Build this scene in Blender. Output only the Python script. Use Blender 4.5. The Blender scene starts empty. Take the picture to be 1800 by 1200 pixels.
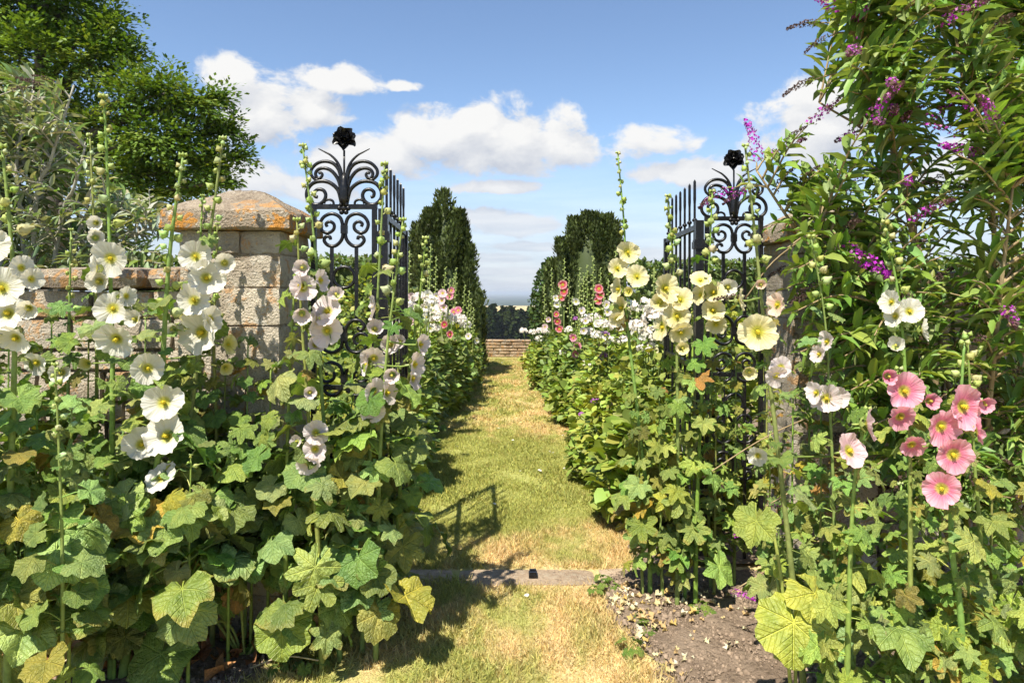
import bpy, math, random
import numpy as np
from mathutils import Matrix, Vector, Euler

random.seed(7)
rng = np.random.default_rng(7)
R = math.radians
SC = bpy.context.scene
COL = SC.collection

# ------------------------------------------------------------------ camera
H, F, U0, V0 = 1.35, 1200.0, 900.0, 514.0     # eye height, focal length in photo px, principal column, horizon row
cd = bpy.data.cameras.new("camera")
cam = bpy.data.objects.new("camera", cd)
COL.objects.link(cam)
cam.location = (0, 0, H)
cam.rotation_euler = (R(90), 0, 0)
cd.sensor_width = 36
cd.lens = 24
cd.shift_y = -(600 - V0) / 1800
cd.clip_start = 0.05
cd.clip_end = 60000
SC.camera = cam

# ------------------------------------------------------------------ light
SUN_AZ, SUN_EL = 28, 59            # degrees from behind the camera towards the left, and above the horizon
sun_dir = Vector((-math.sin(R(SUN_AZ)) * math.cos(R(SUN_EL)), -math.cos(R(SUN_AZ)) * math.cos(R(SUN_EL)), math.sin(R(SUN_EL))))
sl = bpy.data.lights.new("sun", 'SUN')
sl.energy = 4.6
sl.angle = R(0.53)
sl.color = (1.0, 0.93, 0.80)
sun = bpy.data.objects.new("sun", sl)
COL.objects.link(sun)
sun.rotation_euler = sun_dir.to_track_quat('Z', 'Y').to_euler()
sun.location = sun_dir * 30

SC.view_settings.view_transform = 'Standard'
SC.view_settings.look = 'None'
SC.view_settings.gamma = 1
SC.view_settings.exposure = 1.08
SC.view_settings.use_curve_mapping = False
SC.render.engine = 'CYCLES'
SC.cycles.use_denoising = True
SC.cycles.max_bounces = 7
SC.cycles.transparent_max_bounces = 8
SC.cycles.volume_bounces = 0
SC.cycles.use_adaptive_sampling = True
SC.cycles.adaptive_threshold = 0.02


class NT:
    """small helper to write node trees as expressions"""
    def __init__(self, tree):
        self.t = tree
        self.n = tree.nodes
        self.l = tree.links

    def new(self, typ, **kw):
        n = self.n.new(typ)
        for k, v in kw.items():
            setattr(n, k, v)
        return n

    def link(self, a, b):
        self.l.new(a, b)

    def put(self, sock, v):
        if hasattr(v, 'is_output') or isinstance(v, bpy.types.NodeSocket):
            self.l.new(v, sock)
        else:
            sock.default_value = v

    def m(self, op, a, b=None, c=None, clamp=False):
        n = self.n.new('ShaderNodeMath')
        n.operation = op
        n.use_clamp = clamp
        self.put(n.inputs[0], a)
        if b is not None:
            self.put(n.inputs[1], b)
        if c is not None:
            self.put(n.inputs[2], c)
        return n.outputs[0]

    def ss(self, x, lo, hi, a=0.0, b=1.0):
        n = self.n.new('ShaderNodeMapRange')
        n.interpolation_type = 'SMOOTHSTEP'
        self.put(n.inputs[0], x)
        n.inputs[1].default_value = lo
        n.inputs[2].default_value = hi
        n.inputs[3].default_value = a
        n.inputs[4].default_value = b
        return n.outputs[0]

    def mix(self, f, a, b, mode='MIX'):
        n = self.n.new('ShaderNodeMix')
        n.data_type = 'RGBA'
        n.blend_type = mode
        self.put(n.inputs[0], f)
        self.put(n.inputs[6], a if not isinstance(a, tuple) or len(a) == 4 else (*a, 1))
        self.put(n.inputs[7], b if not isinstance(b, tuple) or len(b) == 4 else (*b, 1))
        return n.outputs[2]

    def noise(self, vec, scale, detail=4, rough=0.55, dist=0.0, out=0):
        n = self.n.new('ShaderNodeTexNoise')
        if vec is not None:
            self.l.new(vec, n.inputs['Vector'])
        n.inputs['Scale'].default_value = scale
        n.inputs['Detail'].default_value = detail
        n.inputs['Roughness'].default_value = rough
        n.inputs['Distortion'].default_value = dist
        return n.outputs[out]

    def xyz(self, x, y, z):
        n = self.n.new('ShaderNodeCombineXYZ')
        self.put(n.inputs[0], x)
        self.put(n.inputs[1], y)
        self.put(n.inputs[2], z)
        return n.outputs[0]

    def sep(self, v):
        n = self.n.new('ShaderNodeSeparateXYZ')
        self.l.new(v, n.inputs[0])
        return n.outputs

    def vadd(self, a, b):
        n = self.n.new('ShaderNodeVectorMath')
        n.operation = 'ADD'
        self.put(n.inputs[0], a)
        self.put(n.inputs[1], b)
        return n.outputs[0]

    def vmul(self, a, b):
        n = self.n.new('ShaderNodeVectorMath')
        n.operation = 'MULTIPLY'
        self.put(n.inputs[0], a)
        self.put(n.inputs[1], b)
        return n.outputs[0]


# ------------------------------------------------------------------ world: daylight sky with fair-weather cumulus all round
W = bpy.data.worlds.new("World")
SC.world = W
W.use_nodes = True
w = NT(W.node_tree)
w.n.clear()
sky = w.new('ShaderNodeTexSky', sky_type='NISHITA')
sky.sun_disc = False
sky.sun_elevation = R(SUN_EL)
sky.sun_rotation = R(180 + SUN_AZ)
sky.altitude = 100
sky.air_density = 0.9
sky.dust_density = 0.15
sky.ozone_density = 2.2
tc = w.new('ShaderNodeTexCoord')
dx, dy, dz = w.sep(tc.outputs['Generated'])
az0 = w.m('ARCTAN2', dx, dy)
el0 = w.m('ARCSINE', dz)
# cumulus seen over the garden: bearing, height of the middle, half width, half height (photo px around the horizon point)
CLOUDS = [(880, 262, 150, 72), (770, 250, 95, 60), (985, 262, 62, 66), (845, 232, 70, 52), (640, 290, 130, 50), (480, 225, 92, 62), (430, 175, 50, 36), (560, 215, 70, 45),
          (605, 168, 84, 28), (1158, 263, 86, 36), (1130, 252, 48, 28), (1420, 262, 122, 74), (1405, 205, 70, 40), (1470, 215, 60, 45), (1215, 315, 115, 32),
          (880, 333, 90, 16), (910, 398, 118, 25), (840, 385, 70, 20), (930, 435, 90, 10), (860, 455, 90, 12), (455, 330, 95, 38), (560, 345, 80, 30), (712, 168, 40, 12),
          (900, 505, 500, 12), (900, 478, 320, 9), (1120, 460, 150, 24), (1650, 330, 120, 50)]


def cloud_field(az, el):
    vec = w.xyz(w.m('MULTIPLY', az, 1.0), w.m('MULTIPLY', el, 1.5), 0.0)
    n1 = w.noise(vec, 11.0, 8, 0.62, 0.25)
    best = None
    for (u, v, rx, ry) in CLOUDS:
        a = w.m('MULTIPLY', w.m('SUBTRACT', az, (u - U0) / F), F / (rx * 1.04))
        b = w.m('MULTIPLY', w.m('SUBTRACT', el, (V0 - v) / F), F / (ry * 1.16))
        b = w.m('MULTIPLY', b, w.m('ADD', 1.0, w.m('MULTIPLY', w.m('LESS_THAN', b, 0.0), 0.45)))   # flatter undersides
        d = w.m('SUBTRACT', 1.0, w.m('SQRT', w.m('ADD', w.m('MULTIPLY', a, a), w.m('MULTIPLY', b, b))))
        best = d if best is None else w.m('SMOOTH_MAX', best, d, 0.18)
    front = w.m('ADD', best, w.m('MULTIPLY', w.m('SUBTRACT', n1, 0.5), 2.3))
    # further round the sky: the same kind of clouds, scattered
    nb = w.noise(vec, 3.2, 7, 0.55, 0.3)
    back = w.m('MULTIPLY', w.m('SUBTRACT', nb, 0.60), 5.0)
    k = w.ss(w.m('ABSOLUTE', az), 0.68, 0.85)
    k = w.m('MAXIMUM', k, w.ss(el, 0.5, 0.62))
    return w.m('ADD', w.m('MULTIPLY', front, w.m('SUBTRACT', 1.0, k)), w.m('MULTIPLY', back, k))


f0 = cloud_field(az0, el0)
f1 = cloud_field(w.m('ADD', az0, -0.012), w.m('ADD', el0, 0.03))
cover = w.ss(f0, 0.0, 0.38)
cover = w.m('MULTIPLY', cover, w.ss(dz, -0.01, 0.01))
lit = w.m('ADD', 0.60, w.m('MULTIPLY', w.m('SUBTRACT', f0, f1), 0.85), clamp=True)
ccol = w.mix(lit, (3.0, 3.2, 3.65), (5.1, 5.05, 4.95))
hz = w.ss(el0, 0.0, 0.16, 0.42, 1.0)
skyc = w.mix(w.m('MULTIPLY', cover, w.m('MULTIPLY', hz, 0.97)), w.mix(1.0, sky.outputs[0], (1.0, 1.0, 1.0), 'MULTIPLY'), ccol)
veil = w.ss(el0, 0.0, 0.24, 0.88, 0.0)          # thin bright cloud that thickens towards the horizon all round
veiln = w.noise(w.xyz(az0, w.m('MULTIPLY', el0, 9.0), 0.0), 5.0, 5, 0.6)
skyc = w.mix(veil, skyc, w.mix(w.ss(veiln, 0.35, 0.65), (3.0, 3.35, 4.05), (3.9, 4.1, 4.55)))
bg = w.new('ShaderNodeBackground')
w.link(skyc, bg.inputs[0])
bg.inputs[1].default_value = 0.09
wo = w.new('ShaderNodeOutputWorld')
w.link(bg.outputs[0], wo.inputs[0])
W.cycles.sampling_method = 'MANUAL'
W.cycles.sample_map_resolution = 512


# ------------------------------------------------------------------ geometry helpers
def P(u, v, Y):
    """photo pixel at a known distance -> point"""
    return Vector(((u - U0) / F * Y, Y, H - (v - V0) / F * Y))


def nmesh(name, V, faces, mat, smooth=True, uv=None, col=None):
    """mesh from arrays; faces: list of index arrays with one width each, or a list of tuples"""
    me = bpy.data.meshes.new(name)
    V = np.asarray(V, dtype=np.float32).reshape(-1, 3)
    if isinstance(faces, np.ndarray):
        faces = [faces]
    if len(faces) and not isinstance(faces[0], np.ndarray):
        me.from_pydata(V.tolist(), [], [tuple(int(i) for i in f) for f in faces])
    else:
        loops = np.concatenate([f.ravel() for f in faces]).astype(np.int32)
        tot = np.concatenate([np.full(len(f), f.shape[1], np.int32) for f in faces])
        start = np.concatenate([[0], np.cumsum(tot)[:-1]]).astype(np.int32)
        me.vertices.add(len(V))
        me.vertices.foreach_set('co', V.ravel())
        me.loops.add(len(loops))
        me.loops.foreach_set('vertex_index', loops)
        me.polygons.add(len(tot))
        me.polygons.foreach_set('loop_start', start)
        me.polygons.foreach_set('loop_total', tot)
    me.update(calc_edges=True)
    if smooth:
        me.polygons.foreach_set('use_smooth', np.ones(len(me.polygons), dtype=bool))
    if uv is not None:
        li = np.zeros(len(me.loops), np.int32)
        me.loops.foreach_get('vertex_index', li)
        lay = me.uv_layers.new(name='UVMap')
        lay.data.foreach_set('uv', np.asarray(uv, np.float32)[li].ravel())
    if col is not None:
        a = me.color_attributes.new('Col', 'FLOAT_COLOR', 'POINT')
        c = np.asarray(col, np.float32)
        if c.shape[1] == 3:
            c = np.concatenate([c, np.ones((len(c), 1), np.float32)], 1)
        a.data.foreach_set('color', c.ravel())
    if mat is not None:
        me.materials.append(mat)
    me.validate()
    return me


class MB:
    """collects shapes for one mesh"""
    def __init__(self):
        self.v = []
        self.f = []

    def add(self, V, Fc):
        o = len(self.v)
        self.v.extend([tuple(p) for p in V])
        self.f.extend([tuple(i + o for i in f) for f in Fc])
        return self

    def box(self, x0, x1, y0, y1, z0, z1):
        V = [(x, y, z) for z in (z0, z1) for y in (y0, y1) for x in (x0, x1)]
        return self.add(V, [(0, 2, 3, 1), (4, 5, 7, 6), (0, 1, 5, 4), (2, 6, 7, 3), (0, 4, 6, 2), (1, 3, 7, 5)])

    def tube(self, pts, rad, sides=6, cap=True, flat=1.0):
        V, Fc = tube(pts, rad, sides, cap, flat)
        return self.add(V, Fc)

    def ball(self, c, r, seg=8, rings=5, sz=1.0):
        V = [(c[0], c[1], c[2] - r * sz)]
        for i in range(1, rings):
            ph = math.pi * i / rings
            for j in range(seg):
                th = 2 * math.pi * j / seg
                V.append((c[0] + r * math.sin(ph) * math.cos(th), c[1] + r * math.sin(ph) * math.sin(th), c[2] - r * sz * math.cos(ph)))
        V.append((c[0], c[1], c[2] + r * sz))
        Fc = []
        for j in range(seg):
            Fc.append((0, 1 + (j + 1) % seg, 1 + j))
            Fc.append((len(V) - 1, len(V) - 1 - seg + j, len(V) - 1 - seg + (j + 1) % seg))
        for i in range(rings - 2):
            for j in range(seg):
                a = 1 + i * seg
                Fc.append((a + j, a + (j + 1) % seg, a + seg + (j + 1) % seg, a + seg + j))
        return self.add(V, Fc)

    def mesh(self, name, mat, smooth=False):
        return nmesh(name, self.v, self.f, mat, smooth)


def crom(pts, n):
    """smooth curve through points, n samples per span"""
    p = [Vector(q) for q in pts]
    p = [p[0] * 2 - p[1]] + p + [p[-1] * 2 - p[-2]]
    out = []
    for i in range(1, len(p) - 2):
        a, b, c, d = p[i - 1], p[i], p[i + 1], p[i + 2]
        for k in range(n):
            t = k / n
            out.append(0.5 * ((2 * b) + (c - a) * t + (2 * a - 5 * b + 4 * c - d) * t * t + (3 * b - a - 3 * c + d) * t ** 3))
    out.append(p[-2].copy())
    return out


def tube(pts, rad, sides=6, cap=True, flat=1.0):
    pts = [Vector(p) for p in pts]
    n = len(pts)
    if not hasattr(rad, '__len__'):
        rad = [rad] * n
    V, Fc = [], []
    up = None
    for i, p in enumerate(pts):
        t = (pts[min(i + 1, n - 1)] - pts[max(i - 1, 0)])
        t = t.normalized() if t.length > 1e-9 else Vector((0, 0, 1))
        if up is None:
            up = Vector((0, 1, 0)) if abs(t.y) < 0.9 else Vector((1, 0, 0))
        a = (up - t * up.dot(t))
        a = a.normalized() if a.length > 1e-6 else t.orthogonal().normalized()
        up = a
        b = t.cross(a)
        for j in range(sides):
            th = 2 * math.pi * (j + 0.5) / sides
            V.append(p + (a * math.cos(th) * flat + b * math.sin(th)) * rad[i])
    for i in range(n - 1):
        for j in range(sides):
            k = (j + 1) % sides
            Fc.append((i * sides + j, i * sides + k, (i + 1) * sides + k, (i + 1) * sides + j))
    if cap:
        Fc.append(tuple(range(sides))[::-1])
        Fc.append(tuple((n - 1) * sides + j for j in range(sides)))
    return V, Fc


def thing(name, label, cat, loc=(0, 0, 0), group=None):
    o = bpy.data.objects.new(name, None)
    COL.objects.link(o)
    o.empty_display_size = 0.05
    o.location = loc
    o['label'] = label
    o['category'] = cat
    if group:
        o['group'] = group
    return o


def part(name, me, parent, M=None, color=None, kind=None, label=None):
    """a mesh object under a thing (M in world space when the thing is an Empty at its base, else local to the part)"""
    o = bpy.data.objects.new(name, me)
    COL.objects.link(o)
    if M is None:
        M = Matrix.Identity(4)
    if parent is not None:
        o.parent = parent
        if parent.type == 'EMPTY':
            M = Matrix.Translation(-parent.location) @ M
    o.matrix_basis = M
    if color is not None:
        o.color = (*color[:3], 1)
    if kind:
        o['kind'] = kind
    if label:
        o['label'] = label
    return o


def single(name, me, label, cat, M=None, color=None, group=None):
    o = part(name, me, None, M, color)
    o['label'] = label
    o['category'] = cat
    if group:
        o['group'] = group
    return o


def setting(name, me, kind='structure', label=None, cat=None):
    o = part(name, me, None)
    o['kind'] = kind
    if label:
        o['label'] = label
    if cat:
        o['category'] = cat
    return o


def frame(f, up=(0, 0, 1), roll=0.0):
    """rotation whose Z axis is f"""
    f = Vector(f).normalized()
    x = Vector(up).cross(f)
    x = x.normalized() if x.length > 1e-4 else Vector((1, 0, 0))
    y = f.cross(x)
    return Matrix((x, y, f)).transposed().to_4x4() @ Matrix.Rotation(roll, 4, 'Z')


def unit(a):
    return a / np.maximum(np.linalg.norm(a, axis=1, keepdims=True), 1e-9)


def scatter(TV, TF, pos, fwd, nrm, scale, col, name, mat, smooth=False):
    """many copies of one small shape (x across, y along, z out of the face) in one mesh"""
    TV = np.asarray(TV, np.float32)
    TF = np.asarray(TF, np.int32)
    pos = np.asarray(pos, np.float32)
    n = len(pos)
    y = unit(np.asarray(fwd, np.float32))
    z = np.asarray(nrm, np.float32)
    z = unit(z - (z * y).sum(1, keepdims=True) * y)
    x = np.cross(y, z)
    s = np.asarray(scale, np.float32).reshape(-1, 1, 1) * np.ones((n, 1, 1), np.float32)
    V = pos[:, None, :] + s * (TV[None, :, 0, None] * x[:, None, :] + TV[None, :, 1, None] * y[:, None, :] + TV[None, :, 2, None] * z[:, None, :])
    Fa = (TF[None] + (np.arange(n, dtype=np.int32) * len(TV))[:, None, None]).reshape(-1, TF.shape[1])
    c = np.repeat(np.asarray(col, np.float32), len(TV), axis=0)
    return nmesh(name, V.reshape(-1, 3), Fa, mat, smooth, col=c)


def rdir(n):
    return unit(rng.normal(size=(n, 3)))


def jcol(base, n, amt=0.22, hue=0.12):
    b = np.asarray(base, np.float32)[None] * (1 + rng.uniform(-amt, amt, (n, 1)))
    b = b * (1 + rng.uniform(-hue, hue, (n, 3)))
    return np.clip(b, 0.004, 0.95)


# little leaf shapes
LEAF4 = (np.array([[0, 0, 0], [-.24, .32, .06], [.24, .32, .06], [-.2, .68, .05], [.2, .68, .05], [0, 1, -.06], [0, .34, 0], [0, .68, 0]]),
         np.array([[0, 6, 1], [0, 2, 6], [1, 6, 3], [6, 7, 3], [6, 2, 4], [6, 4, 7], [3, 7, 5], [7, 4, 5]]))
LEAF2 = (np.array([[0, 0, 0], [-.3, .45, .07], [.3, .45, .07], [0, 1, 0]]), np.array([[0, 2, 1], [1, 2, 3]]))
BLADE = (np.array([[-.05, 0, 0], [.05, 0, 0], [0, 1, .15], [-.03, .55, .02], [.035, .55, .02]]), np.array([[0, 1, 4], [0, 4, 3], [3, 4, 2]]))


# ------------------------------------------------------------------ materials
def new_mat(name):
    m = bpy.data.materials.new(name)
    m.use_nodes = True
    t = NT(m.node_tree)
    t.n.clear()
    out = t.new('ShaderNodeOutputMaterial')
    return m, t, out


def principled(t, base, rough=0.6, spec=0.4, normal=None, metal=0.0):
    b = t.new('ShaderNodeBsdfPrincipled')
    t.put(b.inputs['Base Color'], base if not isinstance(base, tuple) else (*base[:3], 1))
    t.put(b.inputs['Roughness'], rough)
    t.put(b.inputs['Specular IOR Level'], spec)
    t.put(b.inputs['Metallic'], metal)
    if normal is not None:
        t.link(normal, b.inputs['Normal'])
    return b.outputs[0]


def bump(t, h, strength=0.4, dist=0.01):
    b = t.new('ShaderNodeBump')
    b.inputs['Strength'].default_value = strength
    b.inputs['Distance'].default_value = dist
    t.link(h, b.inputs['Height'])
    return b.outputs[0]


def leafy(t, out, colr, trans, rough=0.5, spec=0.35, normal=None, tcol=(1.25, 1.2, 0.5)):
    p = principled(t, colr, rough, spec, normal)
    tr = t.new('ShaderNodeBsdfTranslucent')
    t.link(t.mix(1.0, colr, tcol, 'MULTIPLY'), tr.inputs[0])
    mx = t.new('ShaderNodeMixShader')
    mx.inputs[0].default_value = trans
    t.link(p, mx.inputs[1])
    t.link(tr.outputs[0], mx.inputs[2])
    t.link(mx.outputs[0], out.inputs[0])


def mat_hollyleaf():
    m, t, out = new_mat("hollyhock_leaf")
    oi = t.new('ShaderNodeObjectInfo')
    uv = t.new('ShaderNodeUVMap').outputs[0]
    x, y, _ = t.sep(uv)
    r = t.m('SQRT', t.m('ADD', t.m('MULTIPLY', x, x), t.m('MULTIPLY', y, y)))
    th = t.m('DIVIDE', t.m('ARCTAN2', x, y), R(54))
    fr = t.m('ABSOLUTE', t.m('SUBTRACT', th, t.m('ROUND', th)))
    d = t.m('MULTIPLY', t.m('MULTIPLY', fr, R(54)), r)
    vein = t.m('SUBTRACT', 1.0, t.ss(d, 0.004, 0.016))
    # side veins run off the main ones
    sv = t.m('FRACT', t.m('SUBTRACT', t.m('MULTIPLY', r, 11.0), t.m('MULTIPLY', d, 14.0)))
    side = t.m('MULTIPLY', t.m('SUBTRACT', 1.0, t.ss(t.m('ABSOLUTE', t.m('SUBTRACT', sv, 0.5)), 0.0, 0.14)), 0.4)
    vn = t.m('MAXIMUM', vein, side)
    off = t.xyz(t.m('MULTIPLY', oi.outputs['Random'], 37.0), 0.0, t.m('MULTIPLY', oi.outputs['Random'], 11.0))
    vec = t.vadd(uv, off)
    n1 = t.noise(vec, 3.0, 4, 0.6)
    n2 = t.noise(vec, 16.0, 3, 0.6)
    c = t.mix(t.ss(n1, 0.3, 0.7), t.mix(1.0, oi.outputs['Color'], (0.72, 0.8, 0.75), 'MULTIPLY'), t.mix(1.0, oi.outputs['Color'], (1.25, 1.18, 1.05), 'MULTIPLY'))
    c = t.mix(t.m('MULTIPLY', vn, 0.55), c, t.mix(1.0, c, (1.9, 1.75, 1.7), 'MULTIPLY'))
    # rust spots and tired margins
    spot = t.ss(t.noise(vec, 9.0, 3, 0.7), 0.64, 0.72)
    c = t.mix(t.m('MULTIPLY', spot, 0.32), c, (0.30, 0.25, 0.05))
    edge = t.m('MULTIPLY', t.ss(t.m('ADD', r, t.m('MULTIPLY', n2, 0.2)), 0.5, 0.62), t.ss(oi.outputs['Random'], 0.82, 1.0))
    c = t.mix(t.m('MULTIPLY', edge, 0.6), c, (0.33, 0.24, 0.05))
    hgt = t.m('ADD', t.m('MULTIPLY', vn, -0.7), t.m('ADD', t.m('MULTIPLY', n2, 0.9), n1))
    leafy(t, out, c, 0.22, 0.42, 0.5, bump(t, hgt, 0.75, 0.016), (0.95, 1.15, 0.4))
    return m


def mat_petal():
    m, t, out = new_mat("hollyhock_petal")
    oi = t.new('ShaderNodeObjectInfo')
    uv = t.new('ShaderNodeUVMap').outputs[0]
    x, y, _ = t.sep(uv)
    r = t.m('SQRT', t.m('ADD', t.m('MULTIPLY', x, x), t.m('MULTIPLY', y, y)))
    th = t.m('ARCTAN2', x, y)
    streak = t.noise(t.xyz(t.m('MULTIPLY', th, 9.0), t.m('MULTIPLY', r, 1.2), t.m('MULTIPLY', oi.outputs['Random'], 20.0)), 1.0, 3, 0.6)
    c = oi.outputs['Color']
    pale = t.mix(0.34, c, (0.86, 0.84, 0.80))
    c = t.mix(t.m('MULTIPLY', t.ss(r, 0.35, 1.0), t.ss(streak, 0.3, 0.6, 0.5, 1.3)), c, pale)
    c = t.mix(t.m('MULTIPLY', t.ss(streak, 0.48, 0.7), 0.5), c, t.mix(1.0, c, (0.92, 0.82, 0.82), 'MULTIPLY'))
    thr = t.m('ADD', r, t.m('MULTIPLY', t.m('SUBTRACT', streak, 0.5), 0.12))
    c = t.mix(t.ss(thr, 0.2, 0.42, 0.92, 0.0), c, (0.60, 0.58, 0.08))
    c = t.mix(t.ss(thr, 0.08, 0.2, 0.85, 0.0), c, (0.36, 0.36, 0.02))
    leafy(t, out, c, 0.33, 0.6, 0.2, bump(t, streak, 0.7, 0.01), (1.05, 1.0, 0.95))
    return m


def mat_objcol(name, rough=0.55, spec=0.3, trans=0.15, scale=30.0, amt=0.35, bumpy=0.3, dist=0.004):
    m, t, out = new_mat(name)
    oi = t.new('ShaderNodeObjectInfo')
    tc = t.new('ShaderNodeTexCoord').outputs['Object']
    n1 = t.noise(tc, scale, 4, 0.6)
    k = t.ss(n1, 0.25, 0.75, 1 - amt, 1 + amt)
    c = t.mix(1.0, oi.outputs['Color'], t.xyz(k, k, k), 'MULTIPLY')
    leafy(t, out, c, trans, rough, spec, bump(t, n1, bumpy, dist), (1.15, 1.1, 0.6))
    return m


def mat_attr(name, trans=0.25, rough=0.5, spec=0.3, tcol=(1.3, 1.25, 0.45)):
    m, t, out = new_mat(name)
    a = t.new('ShaderNodeAttribute', attribute_name='Col')
    leafy(t, out, a.outputs[0], trans, rough, spec, None, tcol)
    return m


def mat_narrowleaf(name, trans=0.25, rough=0.5, tip=0.15):
    """buddleia and its like: object colour, pale midrib, brighter or duller from leaf to leaf"""
    m, t, out = new_mat(name)
    oi = t.new('ShaderNodeObjectInfo')
    uv = t.new('ShaderNodeUVMap').outputs[0]
    x, y, _ = t.sep(uv)
    rib = t.m('SUBTRACT', 1.0, t.ss(t.m('ABSOLUTE', x), 0.004, 0.022))
    n1 = t.noise(t.vadd(uv, t.xyz(t.m('MULTIPLY', oi.outputs['Random'], 31.0), 0.0, 0.0)), 7.0, 3, 0.6)
    k = t.m('ADD', 0.72, t.m('MULTIPLY', oi.outputs['Random'], 0.5))
    c = t.mix(1.0, oi.outputs['Color'], t.xyz(k, k, k), 'MULTIPLY')
    c = t.mix(t.ss(n1, 0.45, 0.75, 0.0, 0.4), c, t.mix(1.0, c, (1.4, 1.2, 0.8), 'MULTIPLY'))
    c = t.mix(t.m('MULTIPLY', rib, 0.5), c, t.mix(1.0, c, (1.8, 1.7, 1.5), 'MULTIPLY'))
    ribs = t.m('FRACT', t.m('ADD', t.m('MULTIPLY', y, 14.0), t.m('MULTIPLY', t.m('ABSOLUTE', x), -16.0)))
    leafy(t, out, c, trans, rough, 0.35, bump(t, t.m('ADD', n1, t.m('MULTIPLY', ribs, 0.3)), 0.4, 0.006))
    return m


def mat_stone(name, base=(0.49, 0.44, 0.355), dark=(0.31, 0.26, 0.20), lichen=0.5, scale=1.0, lband=None):
    m, t, out = new_mat(name)
    geo = t.new('ShaderNodeNewGeometry').outputs['Position']
    oi = t.new('ShaderNodeObjectInfo')
    n1 = t.noise(geo, 4.0 * scale, 5, 0.65)
    n2 = t.noise(geo, 38.0 * scale, 5, 0.7)
    n3 = t.noise(geo, 9.0 * scale, 4, 0.7, 0.5)
    c = t.mix(t.ss(n1, 0.32, 0.68), dark, base)
    c = t.mix(t.ss(n2, 0.42, 0.72, 0, 0.6), c, (0.50, 0.43, 0.32))
    c = t.mix(t.ss(n2, 0.3, 0.42, 0.55, 0.0), c, (0.10, 0.075, 0.055))
    k = t.m('ADD', 0.82, t.m('MULTIPLY', oi.outputs['Random'], 0.36))
    c = t.mix(1.0, c, t.xyz(k, k, k), 'MULTIPLY')
    # grey-white crusts, then orange lichen
    c = t.mix(t.m('MULTIPLY', t.ss(t.noise(geo, 14.0 * scale, 5, 0.75), 0.56, 0.66), 0.6 if lichen > 0 else 0.1), c, (0.52, 0.50, 0.44))
    lm = t.m('MULTIPLY', 1.0 if lband is None else t.ss(t.sep(geo)[2], lband[0], lband[1], 1.0, 0.0), t.m('MULTIPLY', t.ss(t.m('ADD', n3, t.m('MULTIPLY', t.m('SUBTRACT', n2, 0.5), 0.35)), 0.60 - 0.08 * lichen, 0.66 - 0.08 * lichen), lichen))
    c = t.mix(lm, c, t.mix(n2, (0.38, 0.14, 0.02), (0.52, 0.27, 0.06)))
    h = t.m('ADD', t.m('MULTIPLY', n2, 0.6), t.m('ADD', t.m('MULTIPLY', n3, 0.8), t.noise(geo, 110.0 * scale, 3, 0.6)))
    t.link(principled(t, c, 0.9, 0.2, bump(t, h, 0.9, 0.018)), out.inputs[0])
    return m


def mat_iron():
    m, t, out = new_mat("black_iron")
    geo = t.new('ShaderNodeNewGeometry').outputs['Position']
    n1 = t.noise(geo, 60, 4, 0.6)
    n2 = t.noise(geo, 240, 2, 0.6)
    c = t.mix(t.ss(n1, 0.5, 0.75), (0.006, 0.006, 0.007), (0.018, 0.017, 0.017))
    c = t.mix(t.ss(n2, 0.74, 0.78), c, (0.35, 0.34, 0.32))
    rg = t.ss(n1, 0.3, 0.7, 0.25, 0.42)
    t.link(principled(t, c, rg, 0.4, bump(t, n1, 0.25, 0.003)), out.inputs[0])
    return m


def lawn_colour(t, blade):
    geo = t.new('ShaderNodeNewGeometry').outputs['Position']
    x, y, _ = t.sep(geo)
    g = t.xyz(x, t.m('MULTIPLY', y, 0.62), 0.0)
    n1 = t.noise(g, 2.6, 4, 0.6, 0.3)
    n2 = t.noise(g, 9.0, 4, 0.65)
    n3 = t.noise(t.xyz(x, y, 0.0), 150.0, 2, 0.5)
    # green where the lawn keeps moisture: across the middle of the path and at the left in front of the sill
    mid = t.m('MULTIPLY', t.ss(y, 3.6, 4.4), t.ss(y, 5.6, 6.9, 1.0, 0.0))
    leftb = t.ss(x, -0.2, 0.35, 1.0, 0.0)
    wet = t.m('ADD', t.m('MULTIPLY', mid, 0.2), t.m('MULTIPLY', leftb, 0.07))
    gr = t.ss(t.m('ADD', wet, t.m('ADD', t.m('MULTIPLY', n1, 0.6), t.m('MULTIPLY', n2, 0.4))), 0.42, 0.66)
    straw = t.mix(n2, (0.66, 0.51, 0.27), (0.56, 0.43, 0.21))
    green = t.mix(n2, (0.28, 0.31, 0.075), (0.40, 0.40, 0.13))
    c = t.mix(gr, straw, green)
    return c, n1, n2, n3, x, y


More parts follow.
